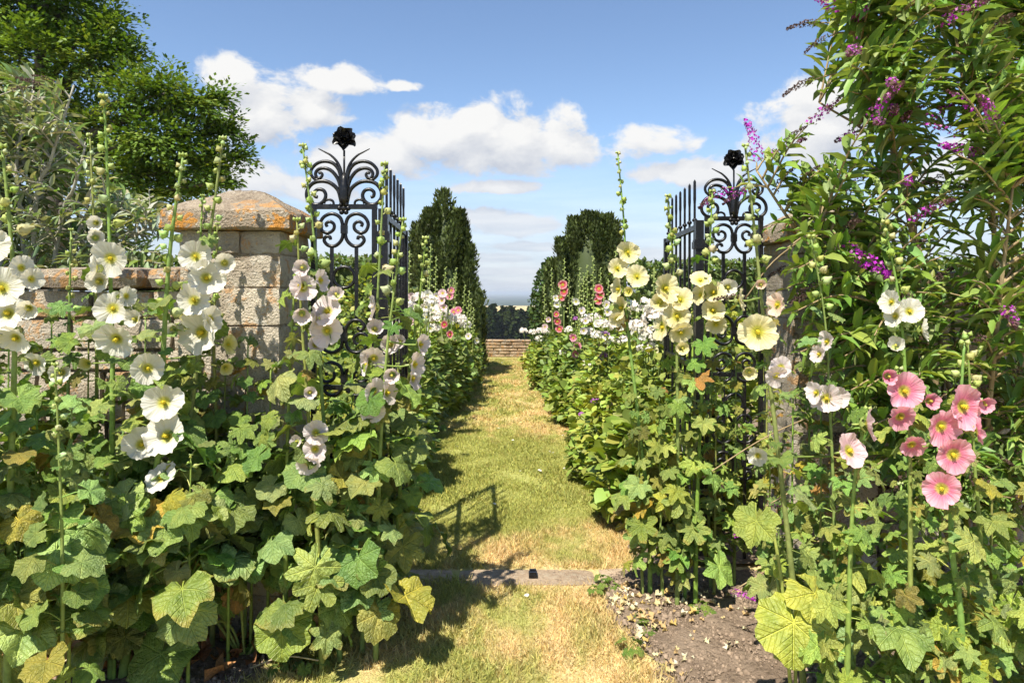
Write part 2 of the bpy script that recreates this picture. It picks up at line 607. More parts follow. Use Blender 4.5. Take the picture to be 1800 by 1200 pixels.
def mat_lawn(blades):
    m, t, out = new_mat("grass_blades" if blades else "lawn_ground")
    c, n1, n2, n3, x, y = lawn_colour(t, blades)
    if blades:
        a = t.new('ShaderNodeAttribute', attribute_name='Col')
        c = t.mix(1.0, c, a.outputs[0], 'MULTIPLY')
        leafy(t, out, c, 0.25, 0.6, 0.15, None, (1.2, 1.15, 0.7))
    else:
        c = t.mix(t.ss(n3, 0.35, 0.7, 0.35, 0.0), c, (0.16, 0.12, 0.06))
        bare = t.ss(t.noise(t.xyz(x, t.m('MULTIPLY', y, 1.6), 0.0), 3.7, 3, 0.5), 0.66, 0.72)
        c = t.mix(t.m('MULTIPLY', bare, 0.7), c, (0.19, 0.145, 0.10))
        # the country beyond the garden wall: pasture, corn, hedges and woods too far to tell apart
        farf = t.ss(y, 16.0, 30.0)
        geo = t.xyz(x, y, 0.0)
        vo = t.new('ShaderNodeTexVoronoi')
        t.link(t.vmul(geo, t.xyz(0.0030, 0.0016, 1.0)), vo.inputs['Vector'])
        vo.inputs['Scale'].default_value = 1.0
        vx, vy, vz = t.sep(vo.outputs['Color'])
        field = t.mix(t.ss(vx, 0.35, 0.6), (0.07, 0.11, 0.035), (0.40, 0.31, 0.13))
        wood = t.ss(t.noise(t.vmul(geo, t.xyz(0.0012, 0.0005, 1.0)), 1.0, 4, 0.6), 0.34, 0.44)
        far2 = t.mix(t.m('MULTIPLY', wood, t.ss(y, 2500.0, 2900.0)), field, (0.022, 0.04, 0.018))
        near2 = t.mix(t.ss(y, 400.0, 900.0), (0.055, 0.10, 0.03), (0.50, 0.39, 0.16))
        far2 = t.mix(t.ss(y, 2700.0, 3000.0), near2, far2)
        c = t.mix(farf, c, far2)
        h = t.m('ADD', n3, n2)
        t.link(principled(t, c, 0.95, 0.1, bump(t, h, 0.6, 0.012)), out.inputs[0])
    return m


def mat_soil():
    m, t, out = new_mat("dry_soil")
    geo = t.new('ShaderNodeNewGeometry').outputs['Position']
    n1 = t.noise(geo, 5, 5, 0.6)
    n2 = t.noise(geo, 55, 5, 0.7)
    c = t.mix(t.ss(n1, 0.3, 0.7), (0.19, 0.14, 0.10), (0.27, 0.205, 0.15))
    c = t.mix(t.ss(n2, 0.35, 0.5, 0.7, 0.0), c, (0.07, 0.05, 0.035))
    c = t.mix(t.ss(n2, 0.6, 0.72, 0.0, 0.5), c, (0.34, 0.27, 0.20))
    t.link(principled(t, c, 0.95, 0.1, bump(t, t.m('ADD', n2, n1), 1.0, 0.02)), out.inputs[0])
    return m


def mat_bark(name, a, b, scale=20):
    m, t, out = new_mat(name)
    tc = t.new('ShaderNodeTexCoord').outputs['Object']
    n1 = t.noise(t.vmul(tc, t.xyz(1.0, 1.0, 0.25)), scale, 5, 0.65)
    c = t.mix(t.ss(n1, 0.3, 0.7), a, b)
    t.link(principled(t, c, 0.85, 0.2, bump(t, n1, 0.6, 0.01)), out.inputs[0])
    return m


M_LEAF = mat_hollyleaf()
M_PETAL = mat_petal()
M_GREEN = mat_objcol("plant_green", 0.55, 0.3, 0.12, 60, 0.22, 0.25, 0.003)
M_YELLOW = mat_objcol("pollen", 0.8, 0.1, 0.1, 160, 0.3, 0.6, 0.002)
M_DRY = mat_objcol("dry_leaf", 0.7, 0.2, 0.15, 25, 0.45, 0.6, 0.01)
M_FOL = mat_attr("foliage", 0.28)
M_DARKFOL = mat_attr("evergreen_foliage", 0.12, 0.55, 0.25)
M_FLORET = mat_attr("florets", 0.3, 0.6, 0.2, (1.05, 1.0, 1.0))
M_BUD = mat_narrowleaf("buddleia_leaf", 0.28, 0.42)
M_SILVER = mat_narrowleaf("silver_leaf", 0.18, 0.6)
M_STONE = mat_stone("pier_stone", lichen=0.55)
M_COPING = mat_stone("coping_stone", (0.36, 0.30, 0.23), (0.20, 0.155, 0.12), 0.6)
M_CAP = mat_stone("cap_stone", (0.38, 0.31, 0.23), (0.21, 0.165, 0.12), 0.95, 1.0, (1.62, 1.78))
M_FARWALL = mat_stone("far_wall_stone", (0.36, 0.25, 0.15), (0.2, 0.13, 0.08), 0.5, 0.6)
M_SILL = mat_stone("sill_stone", (0.44, 0.33, 0.225), (0.30, 0.22, 0.15), 0.0)
M_MORTAR = mat_stone("mortar", (0.32, 0.26, 0.18), (0.2, 0.155, 0.11), 0.2)
M_IRON = mat_iron()
M_LAWN = mat_lawn(False)
M_BLADES = mat_lawn(True)
M_SOIL = mat_soil()
M_BRANCH = mat_bark("buddleia_branch", (0.24, 0.17, 0.09), (0.36, 0.28, 0.16), 40)
M_SILVERB = mat_bark("silver_branch", (0.30, 0.28, 0.22), (0.42, 0.40, 0.33), 40)
M_BARK = mat_bark("beech_bark", (0.06, 0.05, 0.04), (0.13, 0.115, 0.10), 4)
M_WOOD = mat_attr("woodland_foliage", 0.1, 0.9, 0.02)
M_CLOD = mat_attr("soil_clods", 0.0, 0.95, 0.1)

# ------------------------------------------------------------------ ground
ys = np.concatenate([np.arange(-6, 16, 0.5), [16, 17, 18, 20, 24, 30, 40, 60, 90, 130, 180, 240, 320, 420, 560, 750, 1000, 1400, 2000, 3000, 4500, 7000, 11000, 17000, 26000]])
xsn = np.concatenate([-np.geomspace(30000, 6, 26), np.arange(-5, 5.1, 0.5), np.geomspace(6, 30000, 26)])


def ground_z(y):
    if y < 15.5:
        return 0.0
    if y < 240:
        return -(y - 15.5) * 0.0722
    if y < 900:
        k = (y - 240) / 660
        return -16.2 - 38 * (1 - (1 - k) ** 1.6)
    return -54.2


GX, GY = np.meshgrid(xsn, ys)
GZ = np.vectorize(ground_z)(GY)
GZ = GZ + np.where(GY > 3000, 0.0, 0.0)
V = np.stack([GX, GY, GZ], -1).reshape(-1, 3)
nx, ny = len(xsn), len(ys)
ii = (np.arange(ny - 1)[:, None] * nx + np.arange(nx - 1)[None]).ravel()
setting('ground', nmesh('ground', V, np.stack([ii, ii + 1, ii + nx + 1, ii + nx], 1), M_LAWN))


# left and right edges of the lawn, along its length
def edge_l(y):
    return float(np.interp(y, [0, 1.5, 2.2, 2.5, 2.85, 3.15, 3.4, 4.2, 6, 8, 10, 14], [-1.5, -1.2, -1.0, -0.84, -0.62, -0.47, -0.58, -0.78, -0.84, -0.80, -0.74, -0.66]))


def edge_r(y):
    return float(np.interp(y, [0, 1.5, 2.2, 2.5, 2.85, 3.15, 3.4, 4.2, 6, 8, 10, 14], [1.0, 0.8, 0.62, 0.5, 0.42, 0.40, 0.62, 0.68, 0.70, 0.70, 0.66, 0.56]))


def wob(x, y, s=1.0):
    return (math.sin(x * 7.1 * s + 1.3) * math.sin(y * 5.7 * s + .4) + math.sin(x * 17.3 * s + y * 11 * s) * .5 + math.sin(x * 41 * s - y * 37 * s + 2) * .25)


def bed(side, y0, y1, wid, step):
    VV, rows = [], 0
    yy = np.arange(y0, y1 + 1e-6, step)
    n = int(wid / step)
    for y in yy:
        e = (edge_l(y) if side < 0 else edge_r(y)) + 0.03 * wob(y * 3, side) + 0.02 * math.sin(y * 31)
        for k in range(n + 1):
            x = e + side * (k * step - 0.05)
            z = -0.012 + 0.035 * min(1, k * step / 0.12) + 0.007 * wob(x, y, 2.0) + random.uniform(-.006, .006)
            VV.append((x, y, z))
        rows += 1
    Fc = []
    for i in range(rows - 1):
        for k in range(n):
            a = i * (n + 1) + k
            q = (a, a + 1, a + n + 2, a + n + 1)
            Fc.append(q if side > 0 else q[::-1])
    return np.array(VV), np.array(Fc)


for nm, side, y0, y1, wid, st in (('soil_bed', -1, 1.6, 3.3, 2.6, 0.035), ('soil_bed', 1, 1.6, 3.3, 2.6, 0.035), ('soil_border', -1, 3.36, 13.8, 2.2, 0.09), ('soil_border', 1, 3.36, 13.8, 2.2, 0.09)):
    v_, f_ = bed(side, y0, y1, wid, st)
    setting(nm, nmesh(nm, v_, f_, M_SOIL))


def grass(y0, y1, dens, hmin, hmax, wmul):
    area = (y1 - y0) * 2.0
    n = int(area * dens)
    y = rng.uniform(y0, y1, n)
    el = np.array([edge_l(q) for q in np.linspace(y0, y1, 200)])
    er = np.array([edge_r(q) for q in np.linspace(y0, y1, 200)])
    yl = np.interp(y, np.linspace(y0, y1, 200), el)
    yr = np.interp(y, np.linspace(y0, y1, 200), er)
    x = rng.uniform(-1.2, 1.1, n)
    j = rng.normal(0, 0.035, n)
    ok = (x > yl + j) & (x < yr + j)
    sill = (y > 3.14 + 0.02 * np.sin(x * 13) + rng.normal(0, .025, n) + 0.05 * (x < -.2)) & (y < 3.335 + rng.normal(0, .012, n)) & (x > -.9) & (x < .95)
    ok &= ~sill
    # thinner where the ground is bare
    bare = np.sin(x * 5.3 + 1.1) * np.sin(y * 3.7 + 2.2) + 0.5 * np.sin(x * 13 + y * 9)
    ok &= rng.uniform(0, 1, n) > np.clip((bare - 0.7) * 1.1, 0, 0.7)
    x, y = x[ok], y[ok]
    n = len(x)
    tuft = 0.5 + 0.5 * np.sin(x * 9 + 2 * np.sin(y * 4)) * np.sin(y * 7 + 1)
    hgt = rng.uniform(hmin, hmax, n) * (0.55 + 0.75 * tuft)
    d = np.stack([rng.normal(0, .55, n), rng.normal(0, .55, n), rng.uniform(.25, 1, n)], 1)
    nr = rdir(n)
    k = rng.uniform(0.65, 1.35, (n, 1))
    c = np.concatenate([k * rng.uniform(.9, 1.15, (n, 1)), k, k * rng.uniform(.8, 1.1, (n, 1))], 1)
    TV = BLADE[0] * np.array([wmul, 1, 1])
    return scatter(TV, BLADE[1], np.stack([x, y, np.zeros(n)], 1), d, nr, hgt, c, 'grass', M_BLADES)


for a in ((2.2, 4.2, 34000, .018, .042, 1.1), (4.2, 7.0, 14000, .022, .045, 1.6), (7.0, 13.9, 4500, .025, .05, 2.6)):
    setting('grass', grass(*a), 'stuff', 'short sunburnt lawn grass growing along the path', 'grass')


# ------------------------------------------------------------------ stones
def stone_mesh(sx, sy, sz, mat, jit=0.008, seed=0, n=(3, 2, 2), rnd=0.012):
    r_ = random.Random(seed)
    MBs = {}
    V, Fc = [], []
    nx_, ny_, nz_ = n

    def vid(i, j, k):
        if (i, j, k) not in MBs:
            x, y, z = (i / nx_ - .5) * sx, (j / ny_ - .5) * sy, (k / nz_ - .5) * sz
            e = (i in (0, nx_)) + (j in (0, ny_)) + (k in (0, nz_))
            if e >= 2:
                pull = rnd * (1.0 if e == 2 else 1.5)
                if i in (0, nx_): x -= math.copysign(pull, x)
                if j in (0, ny_): y -= math.copysign(pull, y)
                if k in (0, nz_): z -= math.copysign(pull * .7, z)
            x += r_.uniform(-jit, jit) * (0.6 if i in (0, nx_) else 1)
            y += r_.uniform(-jit, jit)
            z += r_.uniform(-jit, jit) * .5
            MBs[(i, j, k)] = len(V)
            V.append((x, y, z))
        return MBs[(i, j, k)]
    for j in range(ny_):
        for i in range(nx_):
            Fc.append((vid(i, j, 0), vid(i, j + 1, 0), vid(i + 1, j + 1, 0), vid(i + 1, j, 0)))
            Fc.append((vid(i, j, nz_), vid(i + 1, j, nz_), vid(i + 1, j + 1, nz_), vid(i, j + 1, nz_)))
    for k in range(nz_):
        for i in range(nx_):
            Fc.append((vid(i, 0, k), vid(i + 1, 0, k), vid(i + 1, 0, k + 1), vid(i, 0, k + 1)))
            Fc.append((vid(i, ny_, k), vid(i, ny_, k + 1), vid(i + 1, ny_, k + 1), vid(i + 1, ny_, k)))
        for j in range(ny_):
            Fc.append((vid(0, j, k), vid(0, j, k + 1), vid(0, j + 1, k + 1), vid(0, j + 1, k)))
            Fc.append((vid(nx_, j, k), vid(nx_, j + 1, k), vid(nx_, j + 1, k + 1), vid(nx_, j, k + 1)))
    me = nmesh('stone', V, Fc, mat, True)
    me.set_sharp_from_angle(angle=R(32))
    return me


def pier(label, x0, x1, y0, y1, top, seed):
    t = thing('gate_pier', label, 'pier', ((x0 + x1) / 2, (y0 + y1) / 2, 0))
    part('core', MB().box(x0 + .006, x1 - .006, y0 + .009, y1 - .006, -.05, top - .005).mesh('core', M_MORTAR), t)
    r_ = random.Random(seed)
    hs = []
    z = 0.0
    while z < top - .12:
        h = r_.choice([.13, .17, .2, .23, .15])
        hs.append((z, min(h, top - z)))
        z += h
    if z < top:
        hs.append((z, top - z))
    for i, (z, h) in enumerate(hs):
        w_ = x1 - x0
        cuts = [0, w_] if i % 4 != 1 else [0, w_ * r_.choice([.38, .6, .66]), w_]
        for a, b in zip(cuts, cuts[1:]):
            inset = r_.uniform(-.010, .010)
            me = stone_mesh(b - a - .002, y1 - y0 + inset, h - .003, M_STONE, .004, r_.random(), (7, 5, 4), .003)
            part('stone', me, t, Matrix.Translation((x0 + (a + b) / 2, (y0 + y1) / 2 - inset / 2, z + h / 2)))
    # weathered cap: a chamfered slab under a low four-sided roof
    ov = .048
    X0, X1, Y0, Y1 = x0 - ov, x1 + ov, y0 - ov, y1 + ov
    V, Fc = [], []
    n = 9
    zb = top
    prof = [(0.0, .008), (0.0, .03), (.0, .058), (.03, .076), (.33, .115), (.62, .150), (.84, .172), (1.0, .178)]
    prof = [(0.75, 0.0), (0.03, 0.0)] + prof
    for k, (ins, dz_) in enumerate(prof):
        cx, cy = (X0 + X1) / 2, (Y0 + Y1) / 2
        hx, hy = (X1 - X0) / 2 * (1 - ins * .9), (Y1 - Y0) / 2 * (1 - ins * .96)
        ring = []
        for s in range(4):
            for q in range(n):
                f = q / n * 2 - 1
                p = [(f, -1), (1, f), (-f, 1), (-1, -f)][s]
                jx = .006 if k > 1 else .002
                ring.append((cx + p[0] * hx + r_.uniform(-jx, jx), cy + p[1] * hy + r_.uniform(-jx, jx), zb + dz_ + r_.uniform(-jx, jx)))
        o = len(V)
        V += ring
        if k:
            m_ = 4 * n
            for q in range(m_):
                Fc.append((o - m_ + q, o - m_ + (q + 1) % m_, o + (q + 1) % m_, o + q))
    Fc.append(tuple(range(4 * n))[::-1])
    Fc.append(tuple(range(len(V) - 4 * n, len(V))))
    me = nmesh('cap', V, Fc, M_CAP, True)
    me.set_sharp_from_angle(angle=R(24))
    part('cap', me, t)
    return t


pier('weathered stone gate pier with orange lichen on its pyramid cap, beside the low wall', -1.30, -0.902, 2.66, 3.04, 1.592, 3)
pier('ochre stone gate pier half buried behind the purple flowering shrub', 1.30, 1.70, 3.16, 3.54, 1.592, 5)


def garden_wall(label, x0, x1, y0, y1, top, seed, coping=True, ch=(.08, .15), cl=(.2, .42), mat=None, pierced=None, name='stone_wall'):
    mat = mat or M_STONE
    t = thing(name, label, 'wall', ((x0 + x1) / 2, (y0 + y1) / 2, 0))
    part('core', MB().box(x0 + .01, x1 - .01, y0 + .03, y1 - .03, -.05, top - .01).mesh('core', M_MORTAR), t)
    r_ = random.Random(seed)
    z = 0.0
    pool = {}
    while z < top - .03:
        h = min(r_.uniform(*ch), top - z)
        if top - z - h < .04:
            h = top - z
        x = x0 + r_.uniform(-.15, 0)
        while x < x1:
            L = r_.uniform(*cl)
            a, b = max(x, x0), min(x + L, x1)
            if b - a > .04:
                me = stone_mesh(b - a - .007, y1 - y0 + r_.uniform(-.012, .008), h - .005, mat, .005, r_.random(), (4, 1, 3), .006)
                part('stone', me, t, Matrix.Translation(((a + b) / 2, (y0 + y1) / 2, z + h / 2)))
            x += L
        z += h
    if coping:
        x = x0
        while x < x1 - .02:
            L = min(r_.uniform(.42, .62), x1 - x)
            me = stone_mesh(L - .01, y1 - y0 + .13, .095, M_COPING, .007, r_.random(), (5, 3, 2), .016)
            part('coping_stone', me, t, Matrix.Translation((x + L / 2, (y0 + y1) / 2, top + .0475)))
            x += L
    return t


garden_wall('low rubble stone wall with lichened coping, running away from the gate pier behind white hollyhocks', -3.6, -1.31, 2.78, 3.08, 1.36, 11)
garden_wall('stone wall smothered by the purple flowering shrub beside the ochre pier', 1.75, 4.4, 3.24, 3.54, 1.36, 12)
garden_wall('low lichened stone wall closing the far end of the grass path', -2.4, 2.6, 14.25, 14.55, 0.36, 13, False, (.05, .075), (.22, .55), M_FARWALL)

# sill stones across the gateway
t = thing('threshold', 'worn flat stone sill lying across the grass in the gateway', 'sill', (0, 3.23, 0))
for a, b, s in ((-.88, -.27, 1), (-.262, .40, 2), (.408, 1.0, 3)):
    me = stone_mesh(b - a, .2, .07, M_SILL, .004, s, (6, 3, 1), .01)
    part('stone', me, t, Matrix.Translation(((a + b) / 2, 3.235 + .012 * (s == 3), -.027 + .001 * s)))
c = P(937, 1016, 3.21)
mb = MB().box(-.02, .02, -.028, .028, .0, .012).box(-.016, .016, -.024, -.008, .012, .024).box(-.016, .016, .008, .024, .012, .024)
single('gate_stop', mb.mesh('gate_stop', M_IRON), 'small black iron gate stop let into the stone sill', 'gate stop', Matrix.Translation((c.x, 3.225, .014)))


# ------------------------------------------------------------------ wrought iron
def iron_panel(label, uc_x, Y, zbar, hw, sag=1.0, rose_turn=0.0):
    """fixed side panel: uc_x middle, Y its plane, zbar the underside of the top bar, hw half width"""
    k = 0.000737                       # metres per drawing unit
    t = thing('iron_side_panel', label, 'gate panel', (uc_x, Y, 0))

    def q(dx_, y_):
        return Vector((uc_x + dx_ * k, Y, zbar - (y_ - 557) * k))

    def scroll(name, pts, r0, r1=None, n=6, par=t):
        me_obj = []
        for s in (1, -1):
            c_ = crom([q(s * a, b) for a, b in pts], n)
            m_ = len(c_)
            rr = [r0 + (r1 - r0) * i / (m_ - 1) for i in range(m_)] if r1 is not None else r0
            part(name, MB().tube(c_, rr, 6, True, 1.25).mesh(name, M_IRON, True), par)

    # posts
    part('post', MB().box(uc_x - hw - .010, uc_x - hw + .010, Y - .011, Y + .011, -.02, zbar + .012).mesh('post', M_IRON), t)
    part('post', MB().box(uc_x + hw - .010, uc_x + hw + .010, Y - .011, Y + .011, -.02, zbar + .012).mesh('post', M_IRON), t)
    part('top_bar', MB().box(uc_x - hw - .012, uc_x + hw + .012, Y - .010, Y + .010, zbar - .002, zbar + .018).mesh('top_bar', M_IRON), t)
    for zz in (0.12, 0.93):
        part('rail', MB().box(uc_x - hw + .01, uc_x + hw - .01, Y - .008, Y + .008, zz, zz + .02).mesh('rail', M_IRON), t)
    # spray above the bar
    scroll('leaf_scroll', [(6, 430), (20, 335), (42, 283), (78, 245), (112, 226), (150, 206)], .0085, .0022)
    scroll('scroll', [(12, 440), (26, 345), (58, 297), (108, 280), (158, 292), (192, 328), (192, 362), (168, 386), (150, 386)], .0085, .0065)
    scroll('scroll', [(16, 450), (36, 385), (72, 338), (115, 320), (152, 328), (168, 352), (158, 376), (138, 376), (128, 358), (140, 346), (150, 352)], .0085, .006)
    scroll('scroll', [(20, 500), (38, 445), (82, 407), (132, 396), (182, 408), (214, 445), (218, 492), (190, 527), (152, 533), (120, 512), (108, 480), (120, 452), (150, 444), (174, 460), (172, 484), (156, 490)], .009, .0075)
    scroll('small_scroll', [(118, 528), (112, 512), (90, 504), (68, 512), (62, 530), (74, 540), (84, 532)], .006, .005)
    # sheaf and stem
    part('sheaf', MB().tube([q(0, 545), q(0, 500), q(0, 430), q(0, 380), q(0, 350)], [.017, .024, .022, .016, .006], 8).mesh('sheaf', M_IRON, True), t)
    part('stem', MB().tube([q(0, 380), q(0, 215)], .0045, 6).mesh('stem', M_IRON, True), t)
    # rose on top: cupped petals round a heart
    rose = part('rose', MB().ball(q(0, 145), .015, 8, 6).mesh('rose', M_IRON, True), t)
    cR = q(0, 145)
    for ring, cnt, rad, ln, tilt in ((0, 5, .007, .034, 18), (1, 5, .010, .043, 48), (2, 6, .010, .044, 84)):
        for j in range(cnt):
            pv, pf = [], []
            for a in range(4):
                for b in range(4):
                    u_, v_ = a / 3 * 2 - 1, b / 3
                    wd = .025 * math.sin(math.pi * (0.18 + .72 * v_)) * (1 + .1 * random.uniform(-1, 1))
                    curl = .012 * u_ * u_ - .012 * v_ * v_ * v_ + random.uniform(-.002, .002)
                    pv.append((u_ * wd, v_ * ln + random.uniform(-.002, .002), curl))
            for a in range(3):
                for b in range(3):
                    pf.append((a * 4 + b, a * 4 + b + 1, a * 4 + b + 5, a * 4 + b + 4))
            Mx = Matrix.Translation(cR) @ Matrix.Rotation(rose_turn, 4, 'Z') @ Matrix.Rotation(R(68), 4, 'X') @ Matrix.Rotation(j / cnt * 2 * math.pi + ring * .5, 4, 'Z') @ Matrix.Translation((0, rad, .008 - .007 * ring)) @ Matrix.Rotation(R(90 - tilt), 4, 'X')
            part('petal', nmesh('petal', pv, pf, M_IRON, True), rose, Mx)
    # boss on the bar
    boss = part('boss', MB().ball(q(0, 556), .017, 8, 6).mesh('boss', M_IRON, True), t)
    for j in range(6):
        a = j / 6 * 2 * math.pi
        part('bead', MB().ball(q(26 * math.cos(a), 556 + 26 * math.sin(a)) + Vector((0, -.006, 0)), .0115, 6, 5).mesh('bead', M_IRON, True), boss)
    # scrollwork under the bar, then repeated lower down
    def cpair(y0, flip=1):
        scroll('scroll', [(4, y0 + 122 * flip), (22, y0 + 55 * flip), (70, y0 + 30 * flip), (118, y0 + 48 * flip), (141, y0 + 90 * flip), (126, y0 + 132 * flip), (92, y0 + 142 * flip), (62, y0 + 122 * flip), (60, y0 + 92 * flip), (84, y0 + 76 * flip), (106, y0 + 88 * flip), (100, y0 + 106 * flip)], .008, .007)
        scroll('scroll', [(4, y0 + 122 * flip), (14, y0 + 180 * flip), (50, y0 + 217 * flip), (92, y0 + 216 * flip), (117, y0 + 188 * flip), (106, y0 + 164 * flip), (84, y0 + 166 * flip), (80, y0 + 182 * flip)], .008, .0075)
        part('collar', MB().box(uc_x - 18 * k, uc_x + 18 * k, Y - .012, Y + .012, q(0, y0 + 122 * flip).z - .018, q(0, y0 + 122 * flip).z + .018).mesh('collar', M_IRON), t)
    cpair(557)

    def ring(y_, r_):
        c_ = [q(r_ * math.cos(a), y_ + r_ * math.sin(a)) for a in np.linspace(0, 2 * math.pi, 21)]
        part('ring', MB().tube(c_, .0075, 6, False, 1.2).mesh('ring', M_IRON, True), t)
    ring(960, 62)
    for s in (1, -1):
        part('bar', MB().box(*sorted((uc_x + s * 72 * k - .007, uc_x + s * 72 * k + .007)), Y - .007, Y + .007, q(0, 1215).z, q(0, 772).z).mesh('bar', M_IRON), t)
    cpair(1430, -1)
    cpair(1430, 1)
    for s in (1, -1):
        part('bar', MB().box(*sorted((uc_x + s * 72 * k - .007, uc_x + s * 72 * k + .007)), Y - .007, Y + .007, .02, q(0, 1647).z).mesh('bar', M_IRON), t)
    ring(1800, 62)
    cpair(2100, -1)
    cpair(2100, 1)
    return t


pl = P(605, 0, 2.95)
iron_panel('black wrought iron side panel with scrolls and rose finial, beside the lichen-capped pier', pl.x, 2.95, 1.712, .131, rose_turn=.2)
pr = P(1290, 0, 3.42)
iron_panel('black wrought iron side panel with scrolls and rose finial, beside the purple flowering shrub', pr.x, 3.42, 1.712, .134, rose_turn=-.35)


def iron_leaf(label, p0, p1, ztop, nb):
    """open gate leaf from hinge p0 to free end p1 (plan points)"""
    t = thing('iron_gate_leaf', label, 'gate', (*p0, 0))
    d = Vector((p1[0] - p0[0], p1[1] - p0[1], 0))
    L = d.length
    rot = Matrix.Translation((*p0, 0)) @ Matrix.Rotation(math.atan2(d.y, d.x), 4, 'Z')

    def add(name, mb, smooth=False, par=t):
        return part(name, mb.mesh(name, M_IRON, smooth), par, rot)
    st = add('hinge_stile', MB().box(-.028, .016, -.02, .02, .03, ztop + .012))
    add('hinge', MB().box(-.036, .026, -.03, .03, ztop - .13, ztop - .095).box(-.032, .022, -.026, .026, ztop - .095, ztop - .085))
    add('hinge', MB().box(-.036, .026, -.03, .03, .3, .34))
    add('end_stile', MB().box(L - .02, L + .02, -.016, .016, .05, ztop - .002))
    for z in (ztop - .03, .95, .10):
        add('rail', MB().box(.016, L - .02, -.011, .011, z, z + .026))
    for i in range(nb):
        x = .10 + (L - .18) * i / (nb - 1)
        add('bar', MB().tube([(x, 0, .128), (x, 0, .949)], .0085, 4))
        b = add('spike', MB().tube([(x, 0, .977), (x, 0, ztop - .031)], .0085, 4))
        add('spike', MB().tube([(x, 0, ztop - .003), (x, 0, ztop + .11), (x, 0, ztop + .135), (x, 0, ztop + .225), (x, 0, ztop + .235)], [.0075, .0075, .0095, .0085, .002], 4))
        add('collar', MB().ball((x, 0, ztop + .025), .015, 6, 5, .7), True)
    # scrolls in the lower half, seen edge on
    for i in range(3):
        x = .18 + (L - .36) * i / 2
        for s in (1, -1):
            pts = [(x, 0, .2), (x + s * .05, 0, .3), (x + s * .07, 0, .42), (x + s * .03, 0, .48), (x + s * .012, 0, .42), (x + s * .035, 0, .39)]
            add('scroll', MB().tube(crom(pts, 5), .006, 6), True)
    # latch keeper on the hinge post
    return t


iron_leaf('open black iron gate leaf with spikes, hinged by the lichen-capped pier', (pl.x + .131 + .035, 2.975), (-.605, 3.86), 1.70, 6)
iron_leaf('open black iron gate leaf with spikes, hinged by the purple flowering shrub', (pr.x - .134 - .035, 3.445), (1.0, 4.42), 1.70, 7)


# ------------------------------------------------------------------ hollyhock pieces
def leaf_mesh(style, seed):
    r_ = random.Random(seed)
    V, Fc, UV = [], [], []
    stalk = {'round': .75, 'fig': .65, 'bract': .12}[style] * r_.uniform(.8, 1.2)
    rise = stalk * r_.uniform(.15, .45)
    droop = R({'round': r_.uniform(5, 58), 'fig': r_.uniform(15, 60), 'bract': r_.uniform(0, 40)}[style])
    end = Vector((0, stalk, rise))
    mid = Vector((0, stalk * .5, rise * .75))
    tv, tf = tube(crom([(0, 0, 0), mid, end], 2), [.022, .018, .015, .014, .012], 4, False)
    V += [tuple(p) for p in tv]
    UV += [(0, 0)] * len(tv)
    Fc += tf
    n = 35 if style != 'bract' else 15
    o = len(V)
    V.append(tuple(end))
    UV.append((0, 0))
    rings = (.3, .58, .82, 1.0) if style != 'bract' else (.5, 1.0)
    d = {'round': r_.uniform(.08, .2), 'fig': r_.uniform(.42, .6), 'bract': .3}[style]
    ph = [r_.uniform(0, 6.28) for _ in range(8)]
    amax = R(166)
    rx = Matrix.Rotation(-droop, 3, 'X')
    fold = r_.uniform(-.15, .4)
    curl = r_.uniform(.05, .8)
    side = r_.uniform(-.5, .5)
    for ri, rr in enumerate(rings):
        for i in range(n):
            a = -amax + 2 * amax * i / (n - 1)
            c_ = (math.cos(a / R(54) * 2 * math.pi) + 1) / 2
            env = 1.0 - .22 * (abs(a) / math.pi) ** 1.5 - .1 * max(0, abs(a) - R(120))
            if style == 'bract':
                env *= .55 + .45 * math.cos(a)
            rad = .56 * env * ((1 - d) + d * c_ ** (.42 if style == 'fig' else .5))
            rad *= 1 + (.03 * math.sin(a * 23 + ph[0]) + .025 * math.sin(a * 13 + ph[1])) * (rr > .9)
            rad *= rr
            x, y = rad * math.sin(a), rad * math.cos(a)
            z = -curl * rad * rad + fold * abs(x) - .055 * c_ * rr + .04 * math.sin(a * 6 + ph[2]) * rr * rr + .022 * math.sin(x * 19 + ph[3]) * math.sin(y * 21 + ph[4]) + side * x * y * 1.5
            z += .035 * math.sin(a * 11 + ph[5]) * (rr > .9)
            p = rx @ Vector((x, y, z)) + end
            V.append(tuple(p))
            UV.append((x, y))
    for i in range(n - 1):
        Fc.append((o, o + 1 + i + 1, o + 1 + i))
    for k_ in range(len(rings) - 1):
        for i in range(n - 1):
            a = o + 1 + k_ * n + i
            Fc.append((a, a + 1, a + n + 1, a + n))
    return nmesh('leaf', V, Fc, M_LEAF, True, uv=UV)


LEAVES = {'round': [leaf_mesh('round', i) for i in range(18)], 'fig': [leaf_mesh('fig', 50 + i) for i in range(18)], 'bract': [leaf_mesh('bract', 90 + i) for i in range(4)]}


